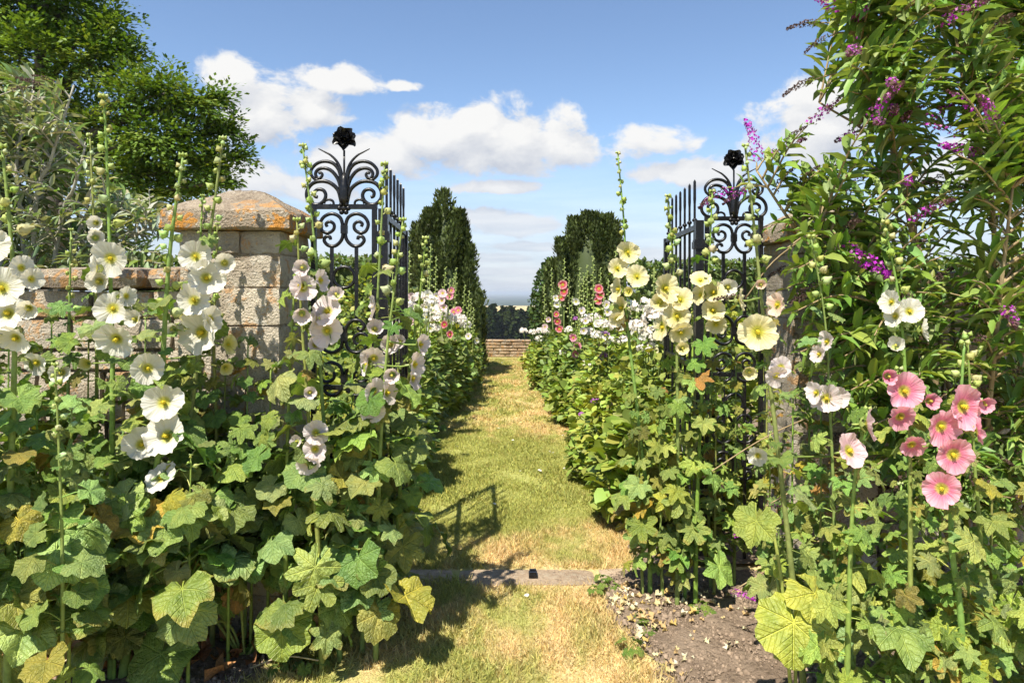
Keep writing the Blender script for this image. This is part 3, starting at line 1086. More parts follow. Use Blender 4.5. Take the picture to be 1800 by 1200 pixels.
def corolla(seed, cup, closed=0.0):
    r_ = random.Random(seed)
    n, V, Fc, UV = 50, [], [], []
    rings = (.05, .16, .34, .55, .78, 1.0)
    ph = [r_.uniform(0, 6.28) for _ in range(6)]
    size = [r_.uniform(.86, 1.06) for _ in range(5)]
    lift = [r_.uniform(-.12, .12) for _ in range(5)]
    for rr in rings:
        for i in range(n):
            a = 2 * math.pi * i / n
            q_ = (a / (2 * math.pi) * 5) % 5
            f = q_ % 1
            rim = 1 - .09 * abs(2 * f - 1) ** 5
            rim *= size[int(q_)]
            rim *= 1 + .025 * math.sin(a * 17 + ph[0]) + .02 * math.sin(a * 23 + ph[1])
            k_ = rr * (rim if rr > .6 else 1)
            z = cup * (rr ** 1.35) - cup * .85 + (.05 * rr * (f - .5))
            z += (.06 * math.sin(a * 5 + ph[2]) + .05 * math.sin(a * 8 + ph[3]) + .045 * math.sin(a * 14 + ph[4])) * rr ** 3
            z -= .16 * max(0, rr - .6) * (1 - closed) * (1 + .6 * math.sin(a * 2 + ph[5]))
            z += lift[int(q_)] * rr * rr * math.sin(math.pi * f) ** .5
            kk = k_ * (1 - closed * .5 * rr)
            V.append((kk * math.cos(a) * .5, kk * math.sin(a) * .5, z * .5))
            UV.append((rr * math.cos(a), rr * math.sin(a)))
    for k_ in range(len(rings) - 1):
        for i in range(n):
            a, b = k_ * n + i, k_ * n + (i + 1) % n
            Fc.append((a, b, b + n, a + n))
    o = len(V)
    V.append((0, 0, -cup * .44))
    UV.append((0, 0))
    for i in range(n):
        Fc.append((o, (i + 1) % n, i))
    return nmesh('flower', V, Fc, M_PETAL, True, uv=UV)


COROLLA = [corolla(i, .28 + .05 * (i % 5)) for i in range(1, 11)]
HALF = [corolla(11, .9, .45), corolla(12, .8, .35)]
_c = MB().tube([(0, 0, -.2), (0, 0, -.12), (0, 0, -.06), (0, 0, -.03)], [.03, .042, .045, .015], 8)
for i in range(26):
    a, z_ = i * 2.4, -.15 + .13 * i / 26
    _c.ball((.043 * math.cos(a), .043 * math.sin(a), z_), .015, 5, 3)
CENTRE = _c.mesh('flower_centre', M_YELLOW, True)
_c = MB()
for i in range(6):
    a = i / 6 * 2 * math.pi
    d_ = Vector((math.cos(a), math.sin(a), 0))
    s_ = Vector((-math.sin(a), math.cos(a), 0))
    b0 = Vector((0, 0, -.36))
    _c.add([b0 - s_ * .03, b0 + s_ * .03, b0 + d_ * .15 + s_ * .09 + Vector((0, 0, .07)), b0 + d_ * .15 - s_ * .09 + Vector((0, 0, .07)), b0 + d_ * .27 + Vector((0, 0, .17))], [(0, 1, 2, 3), (3, 2, 4)])
_c.tube([(0, 0, -.36), (0, 0, -.55)], .028, 5)
CALYX = _c.mesh('calyx', M_GREEN, True)


def bud_mesh(seed, tip):
    r_ = random.Random(seed)
    mb = MB()
    seg, V, Fc = 8, [], []
    prof = [(0, -.05), (.28, .02), (.47, .22), (.5, .42), (.4, .62), (.24, .8), (.07, .98 + tip)]
    for (rad, z) in prof:
        for j in range(seg):
            a = 2 * math.pi * j / seg
            k_ = 1 + (.10 if j % 2 else -.06)
            V.append((rad * k_ * math.cos(a), rad * k_ * math.sin(a), z))
    for i in range(len(prof) - 1):
        for j in range(seg):
            Fc.append((i * seg + j, i * seg + (j + 1) % seg, (i + 1) * seg + (j + 1) % seg, (i + 1) * seg + j))
    mb.add(V, Fc)
    # bracteoles hugging the base and the little stalk
    for j in range(5):
        a = 2 * math.pi * j / 5 + r_.uniform(-.2, .2)
        d_ = Vector((math.cos(a), math.sin(a), 0))
        s_ = Vector((-math.sin(a), math.cos(a), 0))
        mb.add([s_ * -.12, s_ * .12, d_ * .56 + s_ * .17 + Vector((0, 0, .18)), d_ * .56 - s_ * .17 + Vector((0, 0, .18)), d_ * .62 + Vector((0, 0, .5 + .1 * r_.random()))], [(0, 1, 2, 3), (3, 2, 4)])
    mb.tube([(0, 0, 0), (0, .05, -.5)], .09, 4)
    return mb.mesh('bud', M_GREEN, True)


BUDS = [bud_mesh(1, 0), bud_mesh(2, .15), bud_mesh(3, .08)]
G_BUD = [(.36, .43, .12), (.42, .48, .17), (.31, .40, .10), (.44, .49, .23)]
G_STEM = (.22, .30, .07)
G_LEFT = [(.19, .28, .06), (.235, .325, .08), (.145, .22, .048), (.285, .36, .12), (.205, .29, .09), (.255, .325, .065)]
G_RIGHT = [(.22, .32, .07), (.265, .36, .085), (.17, .265, .055), (.31, .385, .10), (.235, .325, .11), (.31, .36, .07)]
G_TIRED = [(.30, .28, .05), (.38, .34, .05), (.26, .24, .05), (.20, .22, .05), (.33, .22, .05), (.16, .19, .045)]
WHITE = (.73, .72, .61)
BLUSH = (.72, .62, .62)
CREAM = (.75, .68, .31)
PINK = (.78, .22, .36)
PALEPINK = (.78, .50, .55)
PEACH = (.82, .55, .40)
LEMON = (.75, .68, .16)


def add_flower(t, pos, size, col, face, rr, half=False):
    me = rr.choice(HALF if half else COROLLA)
    M = Matrix.Translation(pos) @ frame(face, roll=rr.uniform(0, 6.28)) @ Matrix.Diagonal((size, size, size, 1))
    k = rr.uniform(.94, 1.04)
    f = part('flower', me, t, M, tuple(min(.88, c * k) for c in col))
    part('flower_centre', CENTRE, f, None, (.62, .50, .04) if not half else (.6, .55, .1))
    part('calyx', CALYX, f, None, rr.choice(G_BUD))


def az_pick(rr, bias, spread=1.5):
    return bias + rr.gauss(0, spread)


HH_LEAVES, BLOOMS = [], []


def to_px(p):
    return U0 + p.x / p.y * F, V0 - (p.z - H) / p.y * F


def hollyhock(label, group, Y, ub, path, flowers, col, nleaf=18, lsize=.17, style='round', greens=G_LEFT, Ytop=None, budv=None, seed=0, srad=.011, bias=-1.75, zlo=.12, budstep=.034, budsize=.029, face=(-.25, -1, .12), name='hollyhock', tired=.06, zhi=None, spread=1.4):
    rr = random.Random(seed * 7919 + 13)
    Ytop = Ytop or Y
    base = Vector(((ub - U0) / F * Y, Y, 0))
    t = thing(name, label, 'hollyhock', base, group)
    pts = [base - Vector((0, 0, .03))]
    ztop = P(*path[-1], Ytop).z
    for (u, v) in path:
        z_ = P(u, v, Y).z
        k = max(0, min(1, z_ / ztop))
        pts.append(P(u, v, Y + (Ytop - Y) * k))
    c_ = crom(pts, 7)
    L = [0]
    for a, b in zip(c_, c_[1:]):
        L.append(L[-1] + (b - a).length)
    T = L[-1]
    rad = [max(.003, srad * (1 - .72 * l / T)) for l in L]
    part('stem', nmesh('stem', *tube(c_, rad, 7), M_GREEN, True), t, None, tuple(g * rr.uniform(.8, 1.15) for g in G_STEM))

    def at(l):
        i = max(1, min(len(L) - 1, next((i for i, q_ in enumerate(L) if q_ >= l), len(L) - 1)))
        k = (l - L[i - 1]) / max(1e-6, L[i] - L[i - 1])
        return c_[i - 1].lerp(c_[i], max(0, min(1, k))), (c_[i] - c_[i - 1]).normalized(), rad[i]
    # buds from budv to the tip
    lb = T * .62
    if budv is not None:
        zb = H - (budv - V0) / F * Y
        lb = next((l for l, q_ in zip(L, c_) if q_.z >= zb), T * .7)
    l = lb
    k = 0
    while l < T:
        f = (l - lb) / max(.01, T - lb)
        p, d, r0 = at(l)
        a = k * 2.4 + rr.uniform(-.9, .9)
        s = budsize * (1.15 - .62 * f) * rr.uniform(.68, 1.22)
        o_ = Vector((math.cos(a), math.sin(a), 0))
        ax = (o_ * (1.0 - .5 * f) + Vector((0, 0, .35 + .5 * f))).normalized()
        part('bud', rr.choice(BUDS), t, Matrix.Translation(p + o_ * (r0 + s * .3)) @ frame(ax) @ Matrix.Diagonal((s, s, s, 1)), tuple(g * rr.uniform(.85, 1.15) for g in rr.choice(G_BUD)))
        if rr.random() < .95 * (1 - .7 * f):
            sc = rr.uniform(.03, .055) * (1.15 - .6 * f)
            part('leaf', rr.choice(LEAVES['bract']), t, Matrix.Translation(p) @ Matrix.Rotation(a - math.pi / 2 + rr.uniform(-.5, .5), 4, 'Z') @ Matrix.Rotation(rr.uniform(-.3, .5), 4, 'X') @ Matrix.Diagonal((sc, sc, sc, 1)), tuple(g * 1.25 for g in rr.choice(greens)))
        l += budstep * (1.1 - .72 * f) * rr.choice((.35, .7, .9, 1.1, 1.3, 1.5))
        k += 1
    p, d, r0 = at(T)
    for j in range(4):
        a = j * 1.7
        s = budsize * .42
        part('bud', rr.choice(BUDS), t, Matrix.Translation(p + Vector((math.cos(a), math.sin(a), .2)) * s * .6) @ frame((math.cos(a) * .5, math.sin(a) * .5, 1)) @ Matrix.Diagonal((s, s, s, 1)), rr.choice(G_BUD))
    # flowers where they stand on the stem
    for fl in flowers:
        u, v, px = fl[:3]
        opt = fl[3] if len(fl) > 3 else ''
        fc = fl[4] if len(fl) > 4 else col
        z_ = H - (v - V0) / F * Y
        yy = Y + (Ytop - Y) * max(0, min(1, z_ / ztop)) - .05
        pos = P(u, v, yy)
        size = px / F * yy * (.96 if pos.x < 0 else (1.12 if Y > 2.8 else .95))
        if opt == 'l':
            fdir = (-1, -.35, .1)
        elif opt == 'r':
            fdir = (1, -.4, .1)
        elif opt == 'u':
            fdir = (-.2, -.7, .6)
        elif opt == 'd':
            fdir = (0, -.8, -.35)
        else:
            fdir = (-.55 * pos.x / pos.y + rr.gauss(0, .3), -1, .08 + rr.gauss(0, .2))
        add_flower(t, pos, size, fc, fdir, rr, 'h' in opt)
        BLOOMS.append((*to_px(pos), size / pos.y * F * .5, pos.y))
        # pedicel back to the stem
        j = min(range(len(c_)), key=lambda i: (c_[i] - pos).length)
        back = pos - Vector(fdir).normalized() * size * .26
        if (c_[j] - back).length > .015:
            part('pedicel', nmesh('pedicel', *tube([c_[j], c_[j].lerp(back, .6) + Vector((0, 0, -.005)), back], [.0035, .003, .003], 5), M_GREEN, True), t, None, G_STEM)
    # leaves
    zhi = zhi if zhi is not None else at(lb)[0].z + .02
    nleaf = int(nleaf * 1.7)
    if Y < 2.2:
        lsize *= .82
    for i in range(nleaf):
        f = max(0.0, (i + rr.uniform(-.3, .3)) / nleaf)
        z_ = zlo + (zhi - zlo) * max(0, f)
        l = next((l for l, q_ in zip(L, c_) if q_.z >= z_), T)
        p, d, r0 = at(l)
        a = az_pick(rr, bias, spread)
        s = lsize * .84 * (1.12 - .6 * f ** 1.3) * rr.choice((.5, .68, .8, .9, 1.0, 1.1, 1.25))
        st = style if style != 'mix' else rr.choice(['round', 'fig'])
        if st == 'round' and f > .75 and rr.random() < .5:
            st = 'fig'
        g = rr.choice(greens)
        if rr.random() < tired * (1.6 - f):
            g = rr.choice(G_TIRED)
        g = tuple(q_ * rr.uniform(.85, 1.18) for q_ in g)
        M = Matrix.Translation(p) @ Matrix.Rotation(a - math.pi / 2, 4, 'Z') @ Matrix.Rotation(rr.uniform(-.45, .45), 4, 'X') @ Matrix.Rotation(rr.uniform(-.55, .55), 4, 'Y') @ Matrix.Diagonal((s, s, s, 1))
        HH_LEAVES.append((rr.choice(LEAVES[st]), t, M, g))
    return t


GW = 'white hollyhocks in front of the low wall'
GB = 'blush hollyhocks in front of the iron gate'
GY_ = 'cream hollyhocks beside the open gate'
GP = 'hollyhocks in front of the purple flowering shrub'
# --- white ones in front of the wall
hollyhock('white hollyhock with a low cluster of five blooms, thick stem rising bare from brown leaves', GW, 2.36, 212, [(236, 1050), (262, 915), (282, 760), (288, 600), (300, 430), (322, 275)],
          [(260, 648, 60), (285, 707, 74), (287, 764, 80), (248, 780, 64), (280, 836, 64, 'u')], WHITE, 26, .19, seed=1, budv=560, srad=.016, Ytop=2.3)
hollyhock('white hollyhock with four stacked blooms before the lichen-capped pier', GW, 2.46, 285, [(296, 1000), (325, 800), (346, 640), (362, 460), (375, 370), (392, 245)],
          [(343, 450, 58), (363, 487, 66), (395, 462, 46, 'rh'), (340, 526, 64), (347, 585, 82), (375, 560, 50, 'r'), (300, 580, 40, 'lh')], WHITE, 24, .18, seed=2, budv=430, srad=.014)
hollyhock('white hollyhock with the tallest bud spire, reaching up against the dark tree', GW, 2.36, 196, [(196, 900), (198, 640), (194, 480), (190, 330), (183, 172)],
          [(192, 455, 66), (163, 470, 52, 'l'), (170, 495, 50, 'lh'), (198, 541, 66), (225, 520, 40, 'r'), (200, 600, 72, 'd'), (232, 560, 40, 'rh')], WHITE, 22, .17, seed=3, budv=400, srad=.013)
hollyhock('white hollyhock with big blooms beside the grey-leaved shrub, tip bare of flowers', GW, 2.0, 12, [(18, 900), (26, 600), (20, 430), (4, 260)],
          [(0, 505, 78), (8, 548, 70), (22, 598, 60, 'd'), (40, 470, 46, 'r'), (58, 490, 44, 'r'), (48, 545, 44, 'rh'), (-20, 430, 70)], WHITE, 24, .17, seed=4, budv=420, srad=.014)
hollyhock('slim hollyhock in bud before the low wall coping, no open flowers', GW, 2.55, 118, [(119, 800), (121, 600), (125, 405)], [(105, 655, 46, 'h'), (60, 640, 50, 'd')], WHITE, 14, .15, seed=5, budv=560, budsize=.02)
hollyhock('slender hollyhock with one small white bloom at mid spire, against the grey-leaved shrub', GW, 2.62, 160, [(170, 700), (168, 500), (165, 390), (158, 238)], [(166, 392, 34, 'h'), (168, 418, 40, 'lh')], WHITE, 12, .14, seed=6, budv=400, budsize=.02)
hollyhock('short hollyhock side spire of green buds among broad leaves', GW, 1.95, 108, [(110, 1000), (104, 800), (97, 642)], [], WHITE, 14, .15, seed=7, budv=810, budsize=.02, srad=.008)
hollyhock('hollyhock with two small lemon blooms against the pier face', GW, 2.56, 372, [(380, 800), (376, 600), (380, 470), (382, 395)], [(404, 605, 38, 'r', LEMON), (398, 648, 30, 'h', LEMON), (325, 552, 34, 'd', LEMON), (150, 640, 30, 'h', LEMON)], LEMON, 12, .13, seed=8, budv=560, budsize=.019)
hollyhock('slim hollyhock bud spire rising before the pier cap', GW, 2.6, 350, [(352, 700), (350, 500), (356, 345)], [], WHITE, 10, .13, seed=9, budv=520, budsize=.018)
# --- blush ones before the left gate panel
hollyhock('blush white hollyhock with the tall bud spire overlapping the iron scrolls, three open blooms', GB, 2.5, 598, [(585, 900), (566, 700), (560, 520), (550, 400), (532, 258)],
          [(568, 492, 46, 'r'), (572, 545, 62), (574, 582, 62), (590, 515, 40, 'rh'), (548, 560, 50, 'l'), (556, 605, 40, 'lh')], BLUSH, 20, .16, seed=11, budv=470, style='mix', srad=.011)
hollyhock('blush white hollyhock with blooms both high by the pier and low on the stem', GB, 2.42, 566, [(562, 1000), (548, 820), (540, 700), (530, 560), (522, 388)],
          [(530, 470, 42, 'h'), (533, 505, 54), (522, 500, 50, 'l'), (530, 555, 44, 'lh'), (556, 760, 48), (553, 790, 48), (541, 818, 46, 'd'), (545, 690, 30, 'h'), (520, 775, 28, 'lh')], BLUSH, 22, .17, seed=12, budv=455, style='mix')
hollyhock('blush white hollyhock with a spire against the open gate leaf spikes', GB, 2.56, 636, [(645, 900), (655, 700), (662, 560), (668, 440), (676, 290)],
          [(652, 540, 46, 'l'), (660, 575, 40, 'h'), (656, 632, 52, 'd'), (640, 640, 44, 'l'), (685, 605, 44, 'rh')], BLUSH, 22, .17, seed=13, budv=490, style='mix')
hollyhock('blush white hollyhock leaning past the gate leaf, blooms paired near knee-high leaves', GB, 2.5, 660, [(664, 950), (668, 800), (680, 620), (694, 500), (708, 388)],
          [(660, 688, 48), (655, 723, 46), (686, 690, 46, 'r'), (688, 660, 40, 'rh'), (745, 605, 44, 'r'), (735, 640, 50, 'r')], BLUSH, 24, .18, seed=14, budv=545, style='mix')
hollyhock('leaning hollyhock bud spire at the edge of the grass, clear of the gate leaf', GB, 2.72, 690, [(700, 900), (722, 650), (738, 520), (748, 420)], [(700, 600, 34, 'h'), (730, 665, 44, 'r')], BLUSH, 18, .16, seed=15, budv=570, style='mix')
hollyhock('short hollyhock bud spire before the shaded flank of the pier', GB, 2.45, 500, [(505, 800), (512, 600), (520, 470)], [], BLUSH, 12, .14, seed=16, budv=600, budsize=.018)
# --- cream ones right of the path
hollyhock('cream hollyhock with the tall bare-tipped spire nearest the grass, six blooms', GY_, 3.02, 1143, [(1140, 900), (1118, 700), (1100, 540), (1098, 410), (1086, 270)],
          [(1105, 443, 38), (1087, 470, 36), (1120, 485, 38), (1082, 508, 38, 'l'), (1087, 540, 40, 'l'), (1104, 512, 20, 'h', LEMON), (1085, 562, 26, 'd')], CREAM, 16, .13, 'fig', G_RIGHT, seed=21, budv=430, srad=.011, bias=-2.2, budsize=.022)
hollyhock('cream hollyhock with five clustered blooms in front of the gate leaf', GY_, 2.92, 1190, [(1192, 900), (1190, 640), (1184, 480), (1174, 346)],
          [(1174, 506, 48), (1196, 526, 40), (1191, 556, 48), (1160, 575, 44, 'l'), (1198, 586, 42, 'd'), (1160, 530, 36, 'lh'), (1200, 612, 26, 'h')], CREAM, 18, .14, 'fig', G_RIGHT, seed=22, budv=490, srad=.011, bias=-1.9)
hollyhock('cream hollyhock with smaller blooms crossing the iron ring of the panel', GY_, 2.92, 1222, [(1225, 900), (1236, 640), (1246, 480), (1252, 338)],
          [(1231, 490, 34, 'u'), (1228, 518, 36, 'l'), (1254, 512, 40), (1254, 544, 38), (1260, 572, 34, 'd'), (1280, 505, 36, 'h', WHITE)], CREAM, 18, .14, 'fig', G_RIGHT, seed=23, budv=480)
hollyhock('cream hollyhock with one very large bloom and a peach one, stem leaning to the soil', GY_, 2.05, 1425, [(1400, 1080), (1378, 880), (1352, 660), (1340, 540), (1328, 420), (1310, 258)],
          [(1333, 584, 78), (1306, 527, 46, 'r'), (1362, 535, 50, 'l', PEACH), (1338, 500, 26, 'h', PEACH), (1318, 655, 36, 'dh'), (1372, 645, 44, '', BLUSH), (1366, 662, 44, 'd', BLUSH)], CREAM, 15, .15, 'mix', G_RIGHT, seed=24, budv=470, srad=.011, budsize=.022, bias=-1.2)
hollyhock('blush white hollyhock with a slim bud spire before the ochre pier', GP, 2.3, 1470, [(1466, 900), (1458, 700), (1450, 560), (1426, 418)],
          [(1449, 600, 42, 'l'), (1436, 622, 36, 'l'), (1452, 700, 58), (1475, 698, 48, 'rh'), (1430, 690, 44, 'l'), (1332, 803, 38, '', WHITE)], BLUSH, 15, .13, 'fig', G_RIGHT, seed=25, budv=560, srad=.008)
hollyhock('white hollyhock rising among purple-flowered shrub leaves, buds fat at the tip', GP, 2.25, 1602, [(1600, 900), (1592, 680), (1582, 540), (1556, 392)],
          [(1601, 546, 50), (1563, 530, 46, 'l'), (1570, 555, 44, 'l'), (1628, 580, 44, 'r'), (1575, 605, 40, 'lh')], WHITE, 14, .13, 'fig', G_RIGHT, seed=26, budv=600, budsize=.029)
hollyhock('rose pink hollyhock with five open blooms crowded on one stem', GP, 1.8, 1700, [(1690, 1100), (1672, 950), (1678, 800), (1688, 700), (1695, 605)],
          [(1702, 716, 82), (1660, 752, 74), (1724, 758, 52, 'r'), (1680, 802, 74), (1655, 860, 68), (1735, 712, 40, 'rh')], PINK, 18, .145, 'fig', G_RIGHT, seed=27, budv=690, budsize=.029, srad=.012)
hollyhock('rose pink hollyhock with three blooms, darker than its pale neighbour', GP, 1.85, 1600, [(1600, 1100), (1600, 900), (1598, 750), (1580, 650)],
          [(1595, 688, 70), (1586, 736, 54, 'd'), (1606, 785, 50, 'd'), (1565, 662, 40, 'lh'), (1640, 705, 40, 'rh')], PINK, 16, .14, 'fig', G_RIGHT, seed=28, budv=665, budsize=.024, srad=.011)
hollyhock('pale pink hollyhock with two wide blooms on a bare upright stem', GP, 1.8, 1486, [(1490, 1150), (1496, 950), (1504, 830), (1525, 720)],
          [(1533, 745, 62, 'r'), (1500, 791, 74)], PALEPINK, 15, .13, 'fig', G_RIGHT, seed=29, budv=735, budsize=.022, srad=.011)
hollyhock('hollyhock stem of fat pale buds among the pink blooms', GP, 1.95, 1720, [(1725, 1000), (1712, 800), (1700, 590)], [], PINK, 12, .14, 'fig', G_RIGHT, seed=30, budv=720, budsize=.028, srad=.009)
for i, (u, Y, top) in enumerate(((1130, 3.02, 700), (1165, 3.0, 690), (1205, 2.96, 660), (1250, 3.1, 640))):
    hollyhock('yellowing hollyhock stem with hanging withered leaves at the gate foot', 'yellowing hollyhock stems at the gate foot', Y, u, [(u - 4, 900), (u - 10 + 4 * i, top)], [], CREAM, 22, .135, 'fig', G_RIGHT, seed=40 + i, budv=top + 20, srad=.008, bias=-1.9, tired=.55, zlo=.12)
# --- leafy clumps without spires
LC = 'leafy hollyhock clumps filling the bed before the low wall'
k = 0
for (u, Y, top, n, s) in ((30, 2.05, 760, 24, .2), (120, 2.1, 720, 24, .2), (-60, 1.9, 700, 20, .2), (200, 2.35, 800, 20, .19), (60, 2.4, 690, 22, .18), (250, 2.5, 740, 20, .18), (330, 2.3, 800, 22, .19),
                          (400, 2.45, 760, 22, .18), (440, 2.55, 840, 20, .17), (150, 2.55, 600, 24, .16), (320, 2.55, 640, 20, .15), (10, 2.5, 580, 26, .17), (85, 2.6, 560, 22, .15), (250, 2.6, 560, 22, .15), (-40, 2.3, 600, 22, .17), (430, 2.58, 600, 26, .10), (470, 2.6, 640, 24, .10), (390, 2.6, 640, 22, .10)):
    k += 1
    hollyhock('flowerless hollyhock clump of broad crinkled leaves in the bed before the low wall', LC, Y, u, [(u + 3, (top + 1100) / 2), (u + 6, top)], [], WHITE, n, s, seed=60 + k, budv=top + 30, srad=.007, zlo=.30, tired=.1, spread=1.7, budsize=.014)
LG = 'leafy hollyhock clumps at the foot of the gate panel'
for (u, Y, top, n, s) in ((520, 2.62, 800, 18, .17), (585, 2.72, 700, 20, .18), (630, 2.78, 720, 20, .18), (665, 2.82, 700, 18, .17), (610, 2.85, 640, 18, .15), (690, 2.95, 640, 16, .15), (715, 3.05, 720, 12, .14)):
    k += 1
    hollyhock('flowerless hollyhock clump of lobed leaves at the foot of the gate panel', LG, Y, u, [(u + 4, (top + 1060) / 2), (u + 10, top)], [], WHITE, n, s, 'mix', seed=60 + k, budv=top + 30, srad=.007, zlo=.26, tired=.06, spread=1.7, budsize=.014)
LR = 'leafy hollyhock clumps before the purple flowering shrub'
for (u, Y, top, n, s) in ((1500, 2.3, 800, 20, .15), (1580, 2.1, 850, 20, .15), (1650, 2.2, 800, 20, .15), (1740, 2.0, 850, 22, .16), (1800, 2.1, 780, 20, .16), (1700, 1.85, 980, 14, .16), (1560, 1.9, 1000, 14, .14), (1830, 1.8, 900, 18, .17), (1440, 2.5, 800, 16, .13), (1390, 2.75, 700, 18, .13), (1440, 2.8, 640, 18, .12), (1420, 2.95, 560, 16, .11), (1345, 3.0, 560, 20, .10), (1290, 3.1, 640, 20, .11), (1255, 3.0, 680, 20, .11), (1365, 2.5, 930, 16, .13), (1350, 2.75, 760, 16, .11)):
    k += 1
    hollyhock('flowerless hollyhock clump of finger-lobed leaves before the purple flowering shrub', LR, Y, u, [(u + 2, (top + 1160) / 2), (u + 4, top)], [], WHITE, n, s, 'fig', G_RIGHT, seed=60 + k, budv=top + 30, srad=.008, zlo=.14, tired=.14, spread=1.7, budsize=.014)
# leaves: those that would have grown across an open bloom are left off
rl = random.Random(77)
for (me, t, M, g) in HH_LEAVES:
    c_ = M @ Vector((0, .8, .05))
    s_ = M.to_scale().x
    u_, v_ = to_px(c_)
    r_ = s_ / c_.y * F * .42
    if any(c_.y < Yf + .02 and math.hypot(u_ - uf, v_ - vf) < rf * .8 + r_ * .8 for (uf, vf, rf, Yf) in BLOOMS) and rl.random() < .9:
        continue
    part('leaf', me, t, M, g)


# big low leaves on long stalks
def low_leaves(label, ub, Yb, items):
    t = thing('hollyhock', label, 'hollyhock', ((ub - U0) / F * Yb, Yb, 0))
    for (u, v, Y, s, a, x_, gcol, mi) in items:
        q0 = P(u, v, Y) + Vector((0, .1, .02))
        part('leaf', LEAVES['round'][mi], t, Matrix.Translation(q0) @ Matrix.Rotation(a - math.pi / 2, 4, 'Z') @ Matrix.Rotation(-x_, 4, 'X') @ Matrix.Diagonal((s, s, s, 1)), gcol)
        part('leaf_stalk', nmesh('leaf_stalk', *tube(crom([Vector(t.location), Vector((q0.x * .5 + t.location.x * .5, Yb + .03, q0.z * .7)), q0], 5), .005, 6), M_GREEN, True), t, None, (.3, .34, .08))


low_leaves('low hollyhock with three very large yellow-green leaves at the edge of bare soil', 1400, 1.95,
           ((1425, 1115, 1.9, .205, -2.0, .2, (.33, .36, .06), 1), (1390, 1055, 1.9, .165, -.9, .35, (.36, .37, .06), 3), (1380, 950, 1.9, .135, -2.3, .1, (.25, .30, .06), 5), (1560, 1130, 1.9, .17, -1.6, .1, (.20, .28, .07), 2), (1770, 1100, 1.9, .2, -1.6, .1, (.25, .32, .07), 4)))
low_leaves('low hollyhock with drooping yellow-edged leaves among the brown leaf litter', 430, 2.5,
           ((505, 1075, 2.42, .20, -1.5, .55, (.22, .29, .05), 6), (310, 1135, 2.3, .22, -1.7, .5, (.17, .25, .05), 8), (395, 1050, 2.45, .10, -1.2, .8, (.42, .24, .09), 10), (100, 1060, 2.1, .2, -1.5, .5, (.27, .24, .05), 12), (50, 1120, 2.05, .18, -1.9, .5, (.22, .26, .05), 15)))


# ------------------------------------------------------------------ arching shrubs
def lance_mesh(seed, width, droop, mat):
    r_ = random.Random(seed)
    n = 7
    V, UV, Fc = [], [], []
    tw = r_.uniform(-.25, .25)
    for i in range(n):
        f = i / (n - 1)
        wd = width * (math.sin(math.pi * min(1, .06 + f * .94) ** .75) ** .9) * .5 + .004
        a = droop * f
        cy, cz = f - droop * .18 * f * f, -droop * .55 * f * f
        for s in (-1, 0, 1):
            V.append((s * wd * math.cos(tw * f), cy, cz + abs(s) * wd * .45 + s * wd * tw * f + .01 * math.sin(f * 17 + s)))
            UV.append((s * wd, f))
    for i in range(n - 1):
        for s in range(2):
            a = i * 3 + s
            Fc.append((a, a + 1, a + 4, a + 3))
    return nmesh('leaf', V, Fc, mat, True, uv=UV)


def panicle(seed, faded):
    r_ = np.random.default_rng(seed)
    n = 130
    f = r_.uniform(0, 1, n) ** .8
    a = r_.uniform(0, 6.28, n)
    rad = (.155 * (1 - f) ** .6 + .035) * (1 if not faded else .7)
    rad = rad * r_.uniform(.6, 1.1, n)
    bend = -.25 * f * f
    pos = np.stack([rad * np.cos(a), f, rad * np.sin(a) + bend], 1)
    nr = np.stack([np.cos(a), .25 * np.ones(n), np.sin(a)], 1)
    if faded == 2:
        c = np.array([(.10, .06, .05)]) * r_.uniform(.6, 1.5, (n, 1))
    else:
        c = np.array([(.40, .03, .42)]) * r_.uniform(.65, 1.45, (n, 1))
        if faded:
            br = r_.uniform(0, 1, n) < .25 + .7 * f
            c[br] = np.array([(.14, .07, .07)]) * r_.uniform(.6, 1.4, (br.sum(), 1))
        o_ = r_.uniform(0, 1, n) < .12
        c[o_] = (.62, .25, .55)
    TV = np.array([[-.5, -.18, .0], [.5, -.18, .0], [.5, .18, .0], [-.5, .18, .0], [-.18, -.5, .02], [.18, -.5, .02], [.18, .5, .02], [-.18, .5, .02], [0, 0, -.5], ])
    TF = np.array([[0, 1, 2, 3], [4, 5, 6, 7]])
    fw = r_.normal(size=(n, 3))
    return scatter(TV, TF, pos, fw, nr, .06 * r_.uniform(.7, 1.2, n), c, 'flower_panicle', M_FLORET)


PAN = {0: [panicle(1, 0), panicle(2, 0)], 1: [panicle(3, 1), panicle(4, 1)], 2: [panicle(5, 2)]}


